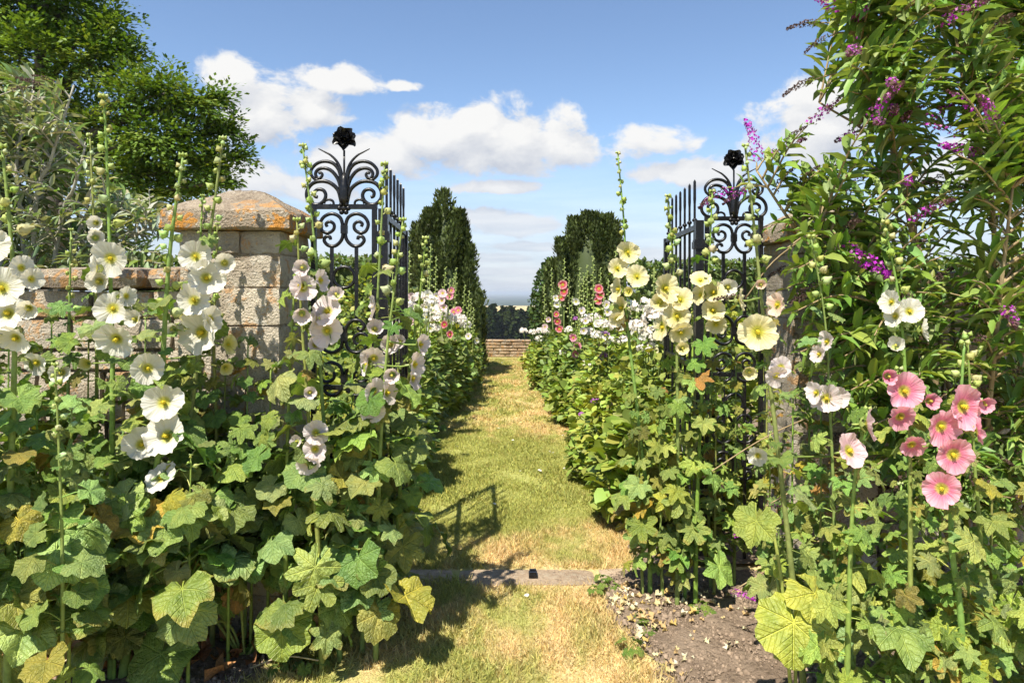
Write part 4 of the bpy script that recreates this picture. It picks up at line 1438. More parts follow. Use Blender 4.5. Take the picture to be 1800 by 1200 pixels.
def arching_shrub(name, label, base, mains, shoots, LM, mat_branch, greens, lsize, pairs, keep, colr_branch, panicles=(), seed=1, fmat=None, spread=.30):
    """mains: point lists; shoots: tips (world) that spring from the nearest main stem, with paired leaves"""
    rr = random.Random(seed)
    t = thing(name, label, 'shrub', base)
    allp = []
    for pts in mains:
        c_ = crom(pts, 6)
        n = len(c_)
        part('branch', nmesh('branch', *tube(c_, [.016 * (1 - .72 * i / n) for i in range(n)], 6), mat_branch, True), t)
        allp += c_[n // 6:]
    leaves = []
    for tip, kind in shoots:
        cand = [q for q in allp if q.z < tip.z + .05] or allp
        st = min(cand, key=lambda q: (q - tip).length + .5 * max(0, q.z - tip.z + .25))
        L = (tip - st).length
        mid = st.lerp(tip, .55) + Vector((0, 0, .10 * L))
        c_ = crom([st, mid, tip], 7)
        part('shoot', nmesh('shoot', *tube(c_, [.0055 * (1 - .65 * i / len(c_)) for i in range(len(c_))], 5), mat_branch, True), t)
        acc = [0]
        for a, b in zip(c_, c_[1:]):
            acc.append(acc[-1] + (b - a).length)
        T = acc[-1]
        l = T
        j = 0
        while l > max(0.0, T - pairs[0]) and l > .03:
            i = next(i for i, q in enumerate(acc) if q >= l - 1e-6)
            i = max(1, i)
            p = c_[i - 1].lerp(c_[i], (l - acc[i - 1]) / max(1e-6, acc[i] - acc[i - 1]))
            d = (c_[i] - c_[i - 1]).normalized()
            s1 = d.cross(Vector((0, 0, 1)))
            s1 = s1.normalized() if s1.length > .05 else Vector((1, 0, 0))
            s2 = d.cross(s1)
            if j % 2:
                s1 = (s1 * .45 + s2 * .9).normalized()
            k = min(1, .35 + (T - l) / (pairs[0] * .45))
            for sg in (1, -1):
                o_ = (s1 * sg + d * rr.uniform(.25, .8) + Vector((0, 0, rr.uniform(-.25, .25)))).normalized()
                leaves.append((p, o_, lsize * k * rr.uniform(.75, 1.2), tuple(g * rr.uniform(.85, 1.15) for g in rr.choice(greens)), rr.randrange(len(LM))))
            l -= pairs[1] * rr.uniform(.8, 1.2)
            j += 1
        if kind is not None:
            d = (c_[-1] - c_[-3]).normalized()
            s = rr.uniform(.13, .19) * (1 if kind < 2 else .75)
            y = d
            x = y.cross(Vector((0, 0, 1))).normalized()
            z = x.cross(y)
            M = Matrix.Translation(tip) @ Matrix((x, y, z)).transposed().to_4x4() @ Matrix.Diagonal((s, s, s, 1))
            part('flower_panicle', rr.choice(PAN[kind]), t, M)
    for (tip, d, s, kind) in panicles:
        y = Vector(d).normalized()
        x = y.cross(Vector((0, 0, 1))).normalized()
        z = x.cross(y)
        part('flower_panicle', rr.choice(PAN[kind]), t, Matrix.Translation(tip) @ Matrix((x, y, z)).transposed().to_4x4() @ Matrix.Diagonal((s, s, s, 1)))
        st = min(allp, key=lambda q: (q - tip).length)
        part('shoot', nmesh('shoot', *tube(crom([st, st.lerp(tip, .6) + Vector((0, 0, .04)), tip], 5), .003, 5), mat_branch, True), t)
    # the leaves nearest to the path one by one, the rest as one mass
    def showing(lf):
        p = lf[0]
        u, v = U0 + p.x / p.y * F, V0 - (p.z - H) / p.y * F
        return (-50 < u < 1850 and -50 < v < 1250, lf[2] / p.y)
    leaves.sort(key=showing, reverse=True)
    for (p, o_, s, g, mi) in leaves[:keep]:
        z = Vector((0, 0, 1)) - o_ * o_.z
        z = z.normalized() if z.length > .01 else Vector((1, 0, 0))
        x = o_.cross(z)
        M = Matrix.Translation(p) @ Matrix((x, o_, z)).transposed().to_4x4() @ Matrix.Rotation(rr.uniform(-.5, .5), 4, 'Y') @ Matrix.Diagonal((s, s, s, 1))
        part('leaf', LM[mi], t, M, g)
    rest = leaves[keep:]
    if rest:
        n = len(rest)
        pos = np.array([tuple(q[0]) for q in rest])
        fw = np.array([tuple(q[1]) for q in rest]) + np.array([[0, 0, -.12]])
        nr = np.array([[0, 0, 1.0]]) + rng.normal(0, .3, (n, 3))
        wid = .30 if lsize > .1 else .2
        TV = LEAF4[0] * np.array([wid / .48 * .9, 1, 1.6])
        part('foliage', scatter(TV, LEAF4[1], pos, fw, nr, [q[2] for q in rest], [q[3] for q in rest], 'foliage', fmat or M_FOL, True), t, kind='stuff')
    return t


# the big buddleia at the right
LB = [lance_mesh(i, .235 + .02 * (i % 3), .25 + .12 * (i % 4), M_BUD) for i in range(6)]
b0 = Vector((1.95, 2.95, 0))
mains = []
for (pts) in ([(1690, 900, 2.9), (1640, 650, 2.85), (1600, 400, 2.8), (1560, 220, 2.75), (1500, 60, 2.7)],
              [(1720, 900, 2.9), (1740, 600, 2.8), (1745, 360, 2.75), (1700, 180, 2.7), (1660, -60, 2.7)],
              [(1760, 900, 2.95), (1800, 600, 2.9), (1830, 300, 2.85), (1850, 0, 2.8), (1850, -200, 2.8)],
              [(1660, 920, 2.95), (1560, 680, 2.95), (1470, 500, 2.95), (1390, 390, 2.95), (1330, 300, 2.95)],
              [(1680, 900, 2.8), (1610, 640, 2.7), (1540, 500, 2.62), (1440, 400, 2.6)],
              [(1700, 900, 3.0), (1660, 640, 3.1), (1600, 380, 3.1), (1540, 250, 3.1), (1440, 180, 3.1)],
              [(1720, 900, 2.9), (1740, 700, 2.6), (1760, 500, 2.5), (1780, 330, 2.45)],
              [(1800, 900, 3.0), (1900, 600, 2.9), (1950, 300, 2.9), (1980, 0, 2.9)]):
    mains.append([b0 + Vector((random.uniform(-.05, .05), random.uniform(-.05, .05), 0))] + [P(*q) for q in pts])
shoots = []
rb = random.Random(21)


def inside(u, v):
    left = np.interp(v, [-80, 40, 120, 250, 330, 420, 520, 640, 760, 900], [1500, 1480, 1490, 1500, 1410, 1345, 1380, 1410, 1480, 1580])
    return u > left


while len(shoots) < 800:
    u, v = rb.uniform(1380, 1900), rb.uniform(-120, 900)
    if inside(u, v):
        Y = rb.uniform(2.4, 3.15) if v > 300 else rb.uniform(2.35, 3.2)
        kind = None
        r_ = rb.random()
        if v < 420 and r_ < .10:
            kind = 1
        elif r_ < .15:
            kind = 2
        shoots.append((P(u, v, Y), kind))
for (u, v, Y, kind) in ((1475, 20, 2.65, 0), (1505, 40, 2.65, 0), (1440, 40, 2.7, 2), (1455, 65, 2.7, 2), (1500, 5, 2.6, 1), (1430, 140, 2.75, 2), (1420, 220, 2.8, 1), (1380, 250, 2.85, 2), (1330, 285, 2.95, 0), (1350, 275, 2.95, 1),
                        (1360, 340, 2.95, 2), (1320, 330, 3.0, 1), (1290, 330, 3.05, 1), (1400, 330, 2.9, 2), (1570, 200, 2.6, 1), (1595, 320, 2.6, 0), (1520, 230, 2.7, 1), (1480, 280, 2.8, None), (1440, 300, 2.85, None), (1400, 290, 2.9, None), (1390, 360, 2.9, None), (1350, 400, 2.95, None), (1730, 280, 2.5, 0), (1690, 240, 2.5, 1), (1770, 545, 2.35, 1)):
    shoots.append((P(u, v, Y), kind))
pans = [(P(1475, 438, 2.5), (.95, -.2, -.3), .21, 0), (P(1310, 525, 2.75), (-.9, -.1, .2), .13, 2), (P(1290, 942, 2.75), (.8, -.1, .35), .12, 0), (P(1285, 1040, 2.6), (.9, -.2, 0), .09, 0), (P(1235, 838, 2.85), (.9, 0, -.2), .1, 1), (P(1345, 890, 2.7), (.8, 0, .2), .08, 1)]
arching_shrub('flowering_shrub', 'tall arching shrub with long green leaves and purple flower spikes over the ochre pier', b0, mains, shoots, LB, M_BRANCH,
              [(.165, .27, .05), (.20, .30, .06), (.12, .21, .04), (.25, .33, .08), (.19, .28, .09)], .132, (.46, .042), 300, None, pans, 5)

# the grey-leaved shrub behind the low wall
LS = [lance_mesh(40 + i, .17 + .02 * (i % 2), .35 + .2 * (i % 4), M_SILVER) for i in range(5)]
b1 = Vector((-2.7, 3.75, 0))
mains = []
for pts in ([(60, 400, 3.6), (90, 280, 3.55), (130, 150, 3.5)], [(0, 400, 3.6), (-30, 250, 3.5), (-40, 100, 3.5)], [(40, 420, 3.7), (30, 280, 3.7), (60, 160, 3.7)], [(130, 430, 3.7), (190, 380, 3.7), (270, 345, 3.7)],
            [(100, 430, 3.6), (130, 330, 3.5), (150, 260, 3.45)], [(-60, 400, 3.5), (-90, 200, 3.5), (-80, 60, 3.5)], [(160, 440, 3.6), (220, 420, 3.55), (265, 400, 3.5)]):
    mains.append([b1 + Vector((random.uniform(-.1, .1), random.uniform(-.1, .1), 0))] + [P(*q) for q in pts])
shoots = []
while len(shoots) < 420:
    u, v = rb.uniform(-120, 300), rb.uniform(100, 480)
    if v > np.interp(u, [-120, 0, 60, 110, 150, 200, 290], [90, 130, 135, 165, 240, 320, 360]):
        shoots.append((P(u, v, rb.uniform(3.35, 4.1)), None))
for (u, v) in ((70, 150), (85, 160), (95, 145), (110, 250), (262, 335), (250, 350), (150, 250), (20, 160)):
    shoots.append((P(u, v, 3.5), 2 if u < 100 else None))
arching_shrub('grey_shrub', 'grey-green shrub with narrow silvery leaves behind the low wall', b1, mains, shoots, LS, M_SILVERB,
              [(.24, .29, .17), (.30, .345, .23), (.17, .235, .11), (.17, .25, .07), (.36, .39, .30)], .115, (.40, .036), 300, None, (), 9)

# ------------------------------------------------------------------ borders along the path
rb = random.Random(5)


def clump_foliage(cx, cy, rx, ry, h, n, size, base, zmin=.03):
    a = rng.uniform(0, 6.28, n)
    f = rng.uniform(0, 1, n) ** .6
    zz = rng.uniform(0, 1, n)
    prof = np.sin(np.pi * np.clip(.22 + .74 * zz, 0, 1)) ** .7
    rad = .35 + .65 * f
    pos = np.stack([cx + rx * prof * rad * np.cos(a), cy + ry * prof * rad * np.sin(a), zmin + zz * h], 1)
    out = np.stack([np.cos(a), np.sin(a), rng.uniform(-.5, .5, n)], 1)
    fw = out + rng.normal(0, .5, (n, 3))
    nr = np.stack([.4 * np.cos(a), .4 * np.sin(a), np.ones(n)], 1) + rng.normal(0, .4, (n, 3))
    return scatter(LEAF4[0] * np.array([1.5, 1, 1]), LEAF4[1], pos, fw, nr, size * rng.uniform(.6, 1.3, n), jcol(base, n, .3, .15), 'foliage', M_FOL, True)


def floret_head(seed, col):
    r_ = np.random.default_rng(seed)
    n = 70
    d = unit(r_.normal(size=(n, 3)))
    d[:, 2] = np.abs(d[:, 2]) * 1.1 - .35
    d = unit(d)
    pos = d * np.array([.5, .5, .42])
    c = np.clip(np.array([col]) * r_.uniform(.85, 1.1, (n, 1)), 0, .9)
    TV = np.array([[-.5, -.2, 0], [.5, -.2, 0], [.5, .2, 0], [-.5, .2, 0], [-.2, -.5, .03], [.2, -.5, .03], [.2, .5, .03], [-.2, .5, .03]])
    return scatter(TV, np.array([[0, 1, 2, 3], [4, 5, 6, 7]]), pos, r_.normal(size=(n, 3)), d + r_.normal(0, .2, (n, 3)), .24 * r_.uniform(.8, 1.2, n), c, 'flower_head', M_FLORET)


HEADW = [floret_head(1, (.88, .85, .76)), floret_head(2, (.88, .82, .75))]
HEADM = [floret_head(3, (.50, .18, .52))]


def phlox(u, v_list, Y, lab, grp, col='w', h=.75, n=420, rx=.22):
    x = (u - U0) / F * Y
    t = thing('phlox', lab, 'phlox', (x, Y, 0), grp)
    part('foliage', clump_foliage(x, Y, rx, rx, h, int(n * 1.5), .062, rb.choice([(.21, .285, .055), (.26, .32, .06), (.17, .235, .045)])), t, kind='stuff')
    for (uu, vv, px) in v_list:
        p = P(uu, vv, Y - .05)
        s = px / F * Y * .8
        part('flower_head', rb.choice(HEADW if col == 'w' else HEADM), t, Matrix.Translation(p) @ Matrix.Rotation(rb.uniform(0, 6), 4, 'Z') @ Matrix.Diagonal((s, s, s, 1)))
        part('stem', nmesh('stem', *tube(crom([(x + (p.x - x) * .3, Y, .0), (x + (p.x - x) * .8, Y, p.z * .6), tuple(p)], 4), .004, 5), M_GREEN, True), t, None, (.16, .22, .06))


def border_hollyhock(u, vtop, Y, lab, grp, fl, col, h=.8, n=260, rx=.2):
    x = (u - U0) / F * Y
    x -= .07 if x < 0 else 0
    t = thing('hollyhock', lab, 'hollyhock', (x, Y, 0), grp)
    top = P(u + rb.uniform(-6, 6), vtop, Y)
    part('foliage', clump_foliage(x, Y, rx, rx, min(h, top.z * .66), int(n * 1.4), .08, rb.choice([(.18, .25, .07), (.21, .27, .075), (.15, .21, .055)])), t, kind='stuff')
    c_ = crom([(x, Y, 0), (x + (top.x - x) * .6, Y, top.z * .55), tuple(top)], 6)
    part('stem', nmesh('stem', *tube(c_, [.010 - .007 * i / len(c_) for i in range(len(c_))], 5), M_GREEN, True), t, None, (.22, .29, .08))
    z = top.z * .62
    k_ = 0
    while z < top.z:
        f = (z - top.z * .62) / (top.z * .38)
        i = min(range(len(c_)), key=lambda i: abs(c_[i].z - z))
        a = k_ * 2.4
        s = .028 * (1.1 - .6 * f)
        p = Vector((c_[i].x, c_[i].y, z))
        part('bud', BUDS[k_ % 3], t, Matrix.Translation(p + Vector((math.cos(a), math.sin(a), 0)) * s * .5) @ frame((math.cos(a), math.sin(a), .5)) @ Matrix.Diagonal((s, s, s, 1)), rb.choice(G_BUD))
        z += .035 * (1.1 - .5 * f)
        k_ += 1
    for (uu, vv, px) in fl:
        p = P(uu, vv, Y - .05)
        add_flower(t, p, px / F * Y, col, (rb.uniform(-.4, .2), -1, rb.uniform(-.1, .3)), rb)


RED = (.55, .015, .06)
ROSE = (.68, .12, .24)
VIOLET = (.32, .08, .42)
BL, BRt = 'plants of the border on the wall side of the path', 'plants of the border on the shrub side of the path'
# left border: near to far
phlox(680, [(735, 525, 30), (742, 545, 34), (755, 530, 30), (730, 555, 30), (720, 540, 28)], 6.0, 'white phlox just past the open gate leaf by the pier', BL, h=1.0, n=620, rx=.3)
phlox(742, [(770, 558, 34), (778, 548, 30), (790, 560, 30), (762, 578, 28), (750, 560, 30)], 7.6, 'white phlox beside a pair of rosy hollyhocks', BL, h=.95, n=700, rx=.32)
phlox(785, [(805, 563, 36), (800, 556, 26), (818, 572, 24)], 8.6, 'white phlox with one round head leaning over the path', BL, h=.9, n=700, rx=.3)
phlox(705, [(745, 600, 26)], 5.2, 'low white phlox behind the blush hollyhocks', BL, h=.7, n=500, rx=.28)
border_hollyhock(760, 428, 6.6, 'white hollyhock in the border with a tall pale bud spire', BL, [(752, 520, 22), (760, 535, 22), (748, 540, 20)], WHITE)
border_hollyhock(778, 470, 7.4, 'pink hollyhock spire beside white phlox, paler than the others', BL, [(778, 515, 16), (776, 528, 16), (780, 540, 15)], PALEPINK)
border_hollyhock(795, 480, 8.2, 'rose hollyhock in the border under the tall yew', BL, [(790, 520, 15), (793, 510, 13), (805, 545, 15), (797, 548, 13)], ROSE)
border_hollyhock(812, 500, 9.0, 'green budded hollyhock spire under the tall yew', BL, [], WHITE)
border_hollyhock(828, 525, 10.0, 'green budded hollyhock spire close to the path edge', BL, [], WHITE)
border_hollyhock(742, 480, 6.2, 'slim budded hollyhock spire just past the gate leaf spikes', BL, [(738, 520, 18)], WHITE)
for (u, Y, h, n, r_) in ((690, 4.6, .75, 420, .26), (660, 5.2, .9, 420, .3), (640, 6.4, 1.15, 480, .4), (730, 6.6, .4, 380, .2), (774, 7.8, .4, 380, .22), (802, 9.2, .4, 380, .22), (818, 10.5, .45, 380, .24), (828, 11.8, .45, 360, .26), (770, 9.5, 1.0, 500, .4), (720, 8.0, 1.1, 500, .4), (600, 5.4, 1.0, 420, .36), (560, 4.4, .9, 420, .3), (600, 4.0, .7, 360, .25)):
    x = (u - U0) / F * Y
    t = thing('border_plant', 'leafy green border perennial without flowers beyond the gate', 'plant', (x, Y, 0), 'green leafy perennials filling the borders')
    part('foliage', clump_foliage(x, Y, r_, r_, h * rb.uniform(.6, 1.3), int(n * 1.5), rb.choice([.045, .06, .08, .1]), rb.choice([(.20, .275, .055), (.24, .31, .06), (.16, .225, .045), (.30, .35, .07)])), t, kind='stuff')
# right border
phlox(960, [(920, 582, 17), (936, 584, 16), (950, 582, 18), (948, 596, 18), (960, 584, 15)], 9.4, 'white phlox with round heads leaning out over the path before the far wall', BRt, h=.65, n=520, rx=.28)
phlox(1010, [(1000, 580, 18), (1030, 562, 26), (1045, 560, 28), (1036, 584, 24), (1020, 600, 18), (990, 620, 18)], 7.6, 'white phlox below the two red hollyhocks', BRt, h=.9, n=700, rx=.36)
phlox(1075, [(1060, 570, 26), (1085, 575, 30), (1070, 600, 26), (1050, 590, 24), (1095, 600, 30), (1030, 640, 20)], 5.8, 'white phlox behind the tallest cream hollyhock', BRt, h=.95, n=700, rx=.34)
phlox(1150, [(1130, 540, 44), (1150, 560, 50), (1140, 590, 44), (1160, 600, 44), (1120, 575, 40), (1135, 612, 36), (1165, 540, 36)], 4.6, 'large white phlox massed behind the cream hollyhocks', BRt, h=1.05, n=600, rx=.34)
border_hollyhock(990, 455, 8.6, 'red hollyhock with bright blooms before the laurel hedge', BRt, [(989, 500, 17), (991, 512, 18), (987, 522, 15)], RED)
border_hollyhock(1052, 470, 8.2, 'red hollyhock before the tall yew, blooms in one short column', BRt, [(1053, 507, 17), (1055, 518, 17), (1051, 528, 15)], RED)
border_hollyhock(982, 500, 8.0, 'crimson hollyhock with low faded blooms above phlox', BRt, [(980, 565, 14), (983, 578, 14), (978, 552, 12)], RED)
border_hollyhock(1018, 470, 8.4, 'white hollyhock spire between the two red hollyhocks', BRt, [(1012, 530, 14)], WHITE)
border_hollyhock(1036, 465, 8.0, 'tall green budded hollyhock spire before the yew', BRt, [], WHITE)
border_hollyhock(975, 470, 9.2, 'white hollyhock with small blooms before the laurel hedge', BRt, [(979, 535, 13), (977, 524, 12)], WHITE)
border_hollyhock(1005, 480, 8.8, 'slim green hollyhock spire beside the brightest red one', BRt, [], WHITE)
border_hollyhock(1068, 490, 7.6, 'blush hollyhock with faded blooms behind the tallest cream spire', BRt, [(1066, 535, 15), (1068, 548, 15)], BLUSH)
for (lst, grp) in ((((725, 440, 6.8, PALEPINK), (752, 465, 7.0, WHITE), (770, 450, 7.8, BLUSH), (786, 490, 7.4, RED), (803, 470, 8.6, WHITE), (820, 510, 8.2, BLUSH), (713, 470, 5.8, WHITE), (838, 540, 9.4, WHITE), (696, 480, 5.4, WHITE)), BL),
                   (((962, 500, 9.4, PALEPINK), (1025, 480, 7.4, BLUSH), (1045, 450, 7.0, WHITE), (1078, 440, 6.6, WHITE), (1000, 520, 7.8, WHITE), (1120, 430, 5.4, WHITE), (1145, 470, 5.0, CREAM), (1012, 540, 7.0, ROSE), (1060, 520, 6.0, VIOLET)), BRt)):
    for j, (u, vt, Y, cl_) in enumerate(lst):
        kind_ = {WHITE: 'white', BLUSH: 'blush', PALEPINK: 'pale pink', RED: 'red', ROSE: 'rose', CREAM: 'cream', VIOLET: 'violet'}[cl_]
        tot = P(u, vt, Y).z
        fl_ = []
        for q_ in range(rb.randrange(1, 4)):
            zf = tot * (.60 + .07 * q_)
            fl_.append((u + rb.uniform(-5, 5), V0 - (zf - H) / Y * F, .085 / Y * F))
        border_hollyhock(u, vt, Y, 'slender hollyhock with small ' + kind_ + ' blooms in the border by the ' + ('taller yew' if grp == BL else 'flat-topped yew'), grp, fl_, cl_, n=140, rx=.15)
phlox(1045, [(1045, 706, 16), (1056, 704, 14), (1072, 712, 14), (1022, 728, 12)], 4.9, 'low plant with small mauve flowers spilling onto the path', BRt, 'm', h=.35, n=260, rx=.2)
phlox(1010, [(1012, 560, 11), (1066, 618, 14)], 7.2, 'plant with two violet flowers among white phlox', BRt, 'm', h=.7, n=300, rx=.2)
for (u, Y, h, n, r_) in ((1120, 4.0, .72, 420, .26), (1150, 4.3, .9, 420, .28), (1085, 4.7, .55, 420, .26), (1070, 5.4, .6, 420, .28), (1040, 6.2, .6, 420, .28), (1020, 7.0, .6, 420, .3), (995, 8.2, .6, 420, .28), (975, 9.4, .55, 420, .28), (960, 10.6, .55, 420, .3), (950, 11.8, .6, 360, .3), (1110, 6.4, 1.0, 500, .4), (1060, 8.0, 1.0, 500, .4), (1200, 4.4, 1.0, 480, .36), (1260, 4.3, .95, 480, .36), (1320, 4.4, 1.0, 420, .36), (1180, 5.4, 1.1, 480, .4), (1270, 3.9, .8, 380, .26), (1230, 4.0, .7, 380, .24)):
    x = (u - U0) / F * Y
    t = thing('border_plant', 'leafy green border perennial without flowers beyond the gate', 'plant', (x, Y, 0), 'green leafy perennials filling the borders')
    part('foliage', clump_foliage(x, Y, r_, r_, h * rb.uniform(.6, 1.3), int(n * 1.5), rb.choice([.045, .06, .08, .1]), rb.choice([(.23, .30, .055), (.28, .335, .06), (.19, .25, .045), (.33, .37, .07)])), t, kind='stuff')


# ------------------------------------------------------------------ yews, hedges, trees
def lumpy(cx, cy, z0, rx, ry, h, seed, mat, taper, col):
    seg, ring = 16, 9
    r_ = random.Random(seed)
    V = []
    for i in range(ring + 1):
        f = i / ring
        k_ = taper(f) * .86
        for j in range(seg):
            a = 2 * math.pi * j / seg
            q = k_ * r_.uniform(.88, 1.05)
            V.append((cx + rx * q * math.cos(a), cy + ry * q * math.sin(a), z0 + h * f * .97))
    Fc = [(i * seg + j, i * seg + (j + 1) % seg, (i + 1) * seg + (j + 1) % seg, (i + 1) * seg + j) for i in range(ring) for j in range(seg)]
    Fc.append(tuple(ring * seg + j for j in range(seg)))
    return nmesh('inner_mass', V, Fc, mat, True, col=np.tile(np.array([col]), (len(V), 1)))


def yew(label, Y, cols, seed, base=(.06, .082, .028)):
    u0 = cols[0][0]
    x0 = (u0 - U0) / F * Y
    t = thing('yew_tree', label, 'yew tree', (x0, Y, 0), 'columnar yews flanking the far end of the path')
    part('trunk', nmesh('trunk', *tube([(x0, Y, -.05), (x0, Y, .6), (x0 + .03, Y, 1.5)], [.14, .11, .06], 8), M_BARK, True), t)
    pos, fw, nr, cc, sc = [], [], [], [], []
    tap = lambda f: max(.02, (math.sin(math.pi * min(1, .30 + .70 * f) ** 1.15)) ** .6) if f < 1 else .02
    mb_all = None
    for (uc, hw, vt, dy) in cols:
        cx, rx = (uc - U0) / F * Y, hw / F * Y
        top = P(uc, vt, Y).z
        part('crown', lumpy(cx, Y + dy, .1, rx * .9, rx * .9, top * .95, seed + uc, M_DARKFOL, tap, base), t)
        npl = int(90 * rx * top)
        for _ in range(npl):
            a = rb.uniform(0, 6.28)
            f0 = rb.uniform(0, .93)
            hl = top * rb.uniform(.14, .26)
            px_, py_ = cx + rx * tap(f0 + .05) * math.cos(a) * .93, Y + dy + rx * tap(f0 + .05) * math.sin(a) * .93
            m_ = 120
            g = rng.uniform(0, 1, m_)
            b = rng.uniform(0, 6.28, m_)
            pr_ = .085 * np.sin(np.pi * np.clip(.15 + .85 * g, 0, 1)) ** .7 * rng.uniform(.6, 1.1, m_)
            inw = g * hl * .12
            z = f0 * top + g * hl
            ok = z < top * 1.03
            pp = np.stack([px_ - inw * math.cos(a) + pr_ * np.cos(b), py_ - inw * math.sin(a) + pr_ * np.sin(b), z], 1)
            dd = np.stack([np.cos(b) * .55, np.sin(b) * .55, np.ones(m_)], 1) + rng.normal(0, .25, (m_, 3))
            nn = np.stack([np.cos(b), np.sin(b), .2 * np.ones(m_)], 1)
            kc = rb.uniform(.5, 1.6)
            pos.append(pp[ok]); fw.append(dd[ok]); nr.append(nn[ok])
            cc.append((np.array([base]) * kc * rng.uniform(.7, 1.5, (m_, 1)) * np.array([[1.15, 1.1, .9]]))[ok])
    pos, fw, nr, cc = map(np.concatenate, (pos, fw, nr, cc))
    part('foliage', scatter(LEAF2[0] * np.array([.8, 1, 1]), LEAF2[1], pos, fw, nr, .075 * rng.uniform(.6, 1.3, len(pos)), cc, 'foliage', M_DARKFOL), t, kind='stuff')


yew('taller dark columnar yew on the pier side of the path, with a broad domed top', 11.0, [(783, 40, 346, 0), (757, 32, 378, -.1), (806, 28, 378, .1), (730, 20, 398, .2), (826, 18, 440, -.1), (840, 12, 490, -.2)], 3)
yew('dark columnar yew on the shrub side of the path, with a flat ragged top', 12.0, [(1036, 48, 383, 0), (1010, 30, 390, .1), (1064, 30, 388, -.1), (984, 12, 428, -.2), (1088, 16, 414, .3), (1078, 18, 400, -.2), (975, 22, 462, .2)], 5)


def hedge(name, label, x0, x1, y0, y1, z1, n, size, base, seed, mat=M_FOL, dome=False, group=None):
    t = thing(name, label, 'hedge', ((x0 + x1) / 2, (y0 + y1) / 2, 0), group)
    cx, cy = (x0 + x1) / 2, (y0 + y1) / 2
    if dome:
        tap = lambda f: max(.05, 1 - max(0, (f - .55) / .45) ** 2 * .9)
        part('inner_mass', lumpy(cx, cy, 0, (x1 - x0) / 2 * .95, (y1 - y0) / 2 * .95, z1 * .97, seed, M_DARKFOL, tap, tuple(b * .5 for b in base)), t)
        a = rng.uniform(0, 6.28, n)
        f = rng.uniform(0, 1, n)
        k_ = np.array([tap(q) for q in f]) * rng.uniform(.85, 1.05, n)
        pos = np.stack([cx + (x1 - x0) / 2 * k_ * np.cos(a), cy + (y1 - y0) / 2 * k_ * np.sin(a), f * z1], 1)
        out = np.stack([np.cos(a), np.sin(a), .5 + 0 * a], 1)
    else:
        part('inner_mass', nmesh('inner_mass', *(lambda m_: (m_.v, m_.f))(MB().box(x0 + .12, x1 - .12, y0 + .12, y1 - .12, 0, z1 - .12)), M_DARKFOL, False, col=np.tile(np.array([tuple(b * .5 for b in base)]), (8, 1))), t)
        lx, ly = x1 - x0, y1 - y0
        face = rng.choice(4, n, p=np.array([lx * z1, ly * z1, ly * z1, lx * ly * 1.4]) / (lx * z1 + 2 * ly * z1 + lx * ly * 1.4))
        X, Yy, Z = rng.uniform(x0, x1, n), rng.uniform(y0, y1, n), rng.uniform(0, z1, n)
        dpt = np.abs(rng.normal(0, .06, n))
        Yy = np.where(face == 0, y0 + dpt, Yy)
        X = np.where(face == 1, x0 + dpt, np.where(face == 2, x1 - dpt, X))
        Z = np.where(face == 3, z1 - dpt + .04 * np.sin(X * 9) * np.sin(X * 3.7 + 1), Z)
        pos = np.stack([X, Yy, Z], 1)
        o4 = np.array([[0, -1, .4], [-1, 0, .4], [1, 0, .4], [0, 0, 1.0]])
        out = o4[face]
    nr = out + rng.normal(0, .5, (n, 3))
    fw = rdir(n) + np.array([[0, 0, .5]])
    part('foliage', scatter(LEAF4[0] * np.array([1.1, 1, 1]), LEAF4[1], pos, fw, nr, size * rng.uniform(.6, 1.3, n), jcol(base, n, .35, .15), 'foliage', mat, True), t, kind='stuff')


hedge('hedge', 'clipped green hedge seen through the iron panel by the pier', -5.2, -1.45, 8.6, 9.4, 1.78, 9000, .075, (.11, .16, .035), 3)
hedge('hedge', 'clipped green hedge seen past the gate leaf by the purple flowering shrub', 1.62, 6.5, 8.8, 9.6, 1.76, 9000, .075, (.10, .15, .035), 4)
hedge('laurel_bush', 'rounded leafy evergreen bush against the yew on the shrub side, over the path edge', .36, 1.15, 12.6, 13.6, 1.98, 3200, .085, (.055, .095, .022), 5, dome=True)
hedge('laurel_bush', 'rounded leafy evergreen bush against the taller yew, over the path edge', -1.15, -.50, 11.6, 12.6, 1.55, 2600, .085, (.055, .095, .022), 6, dome=True)


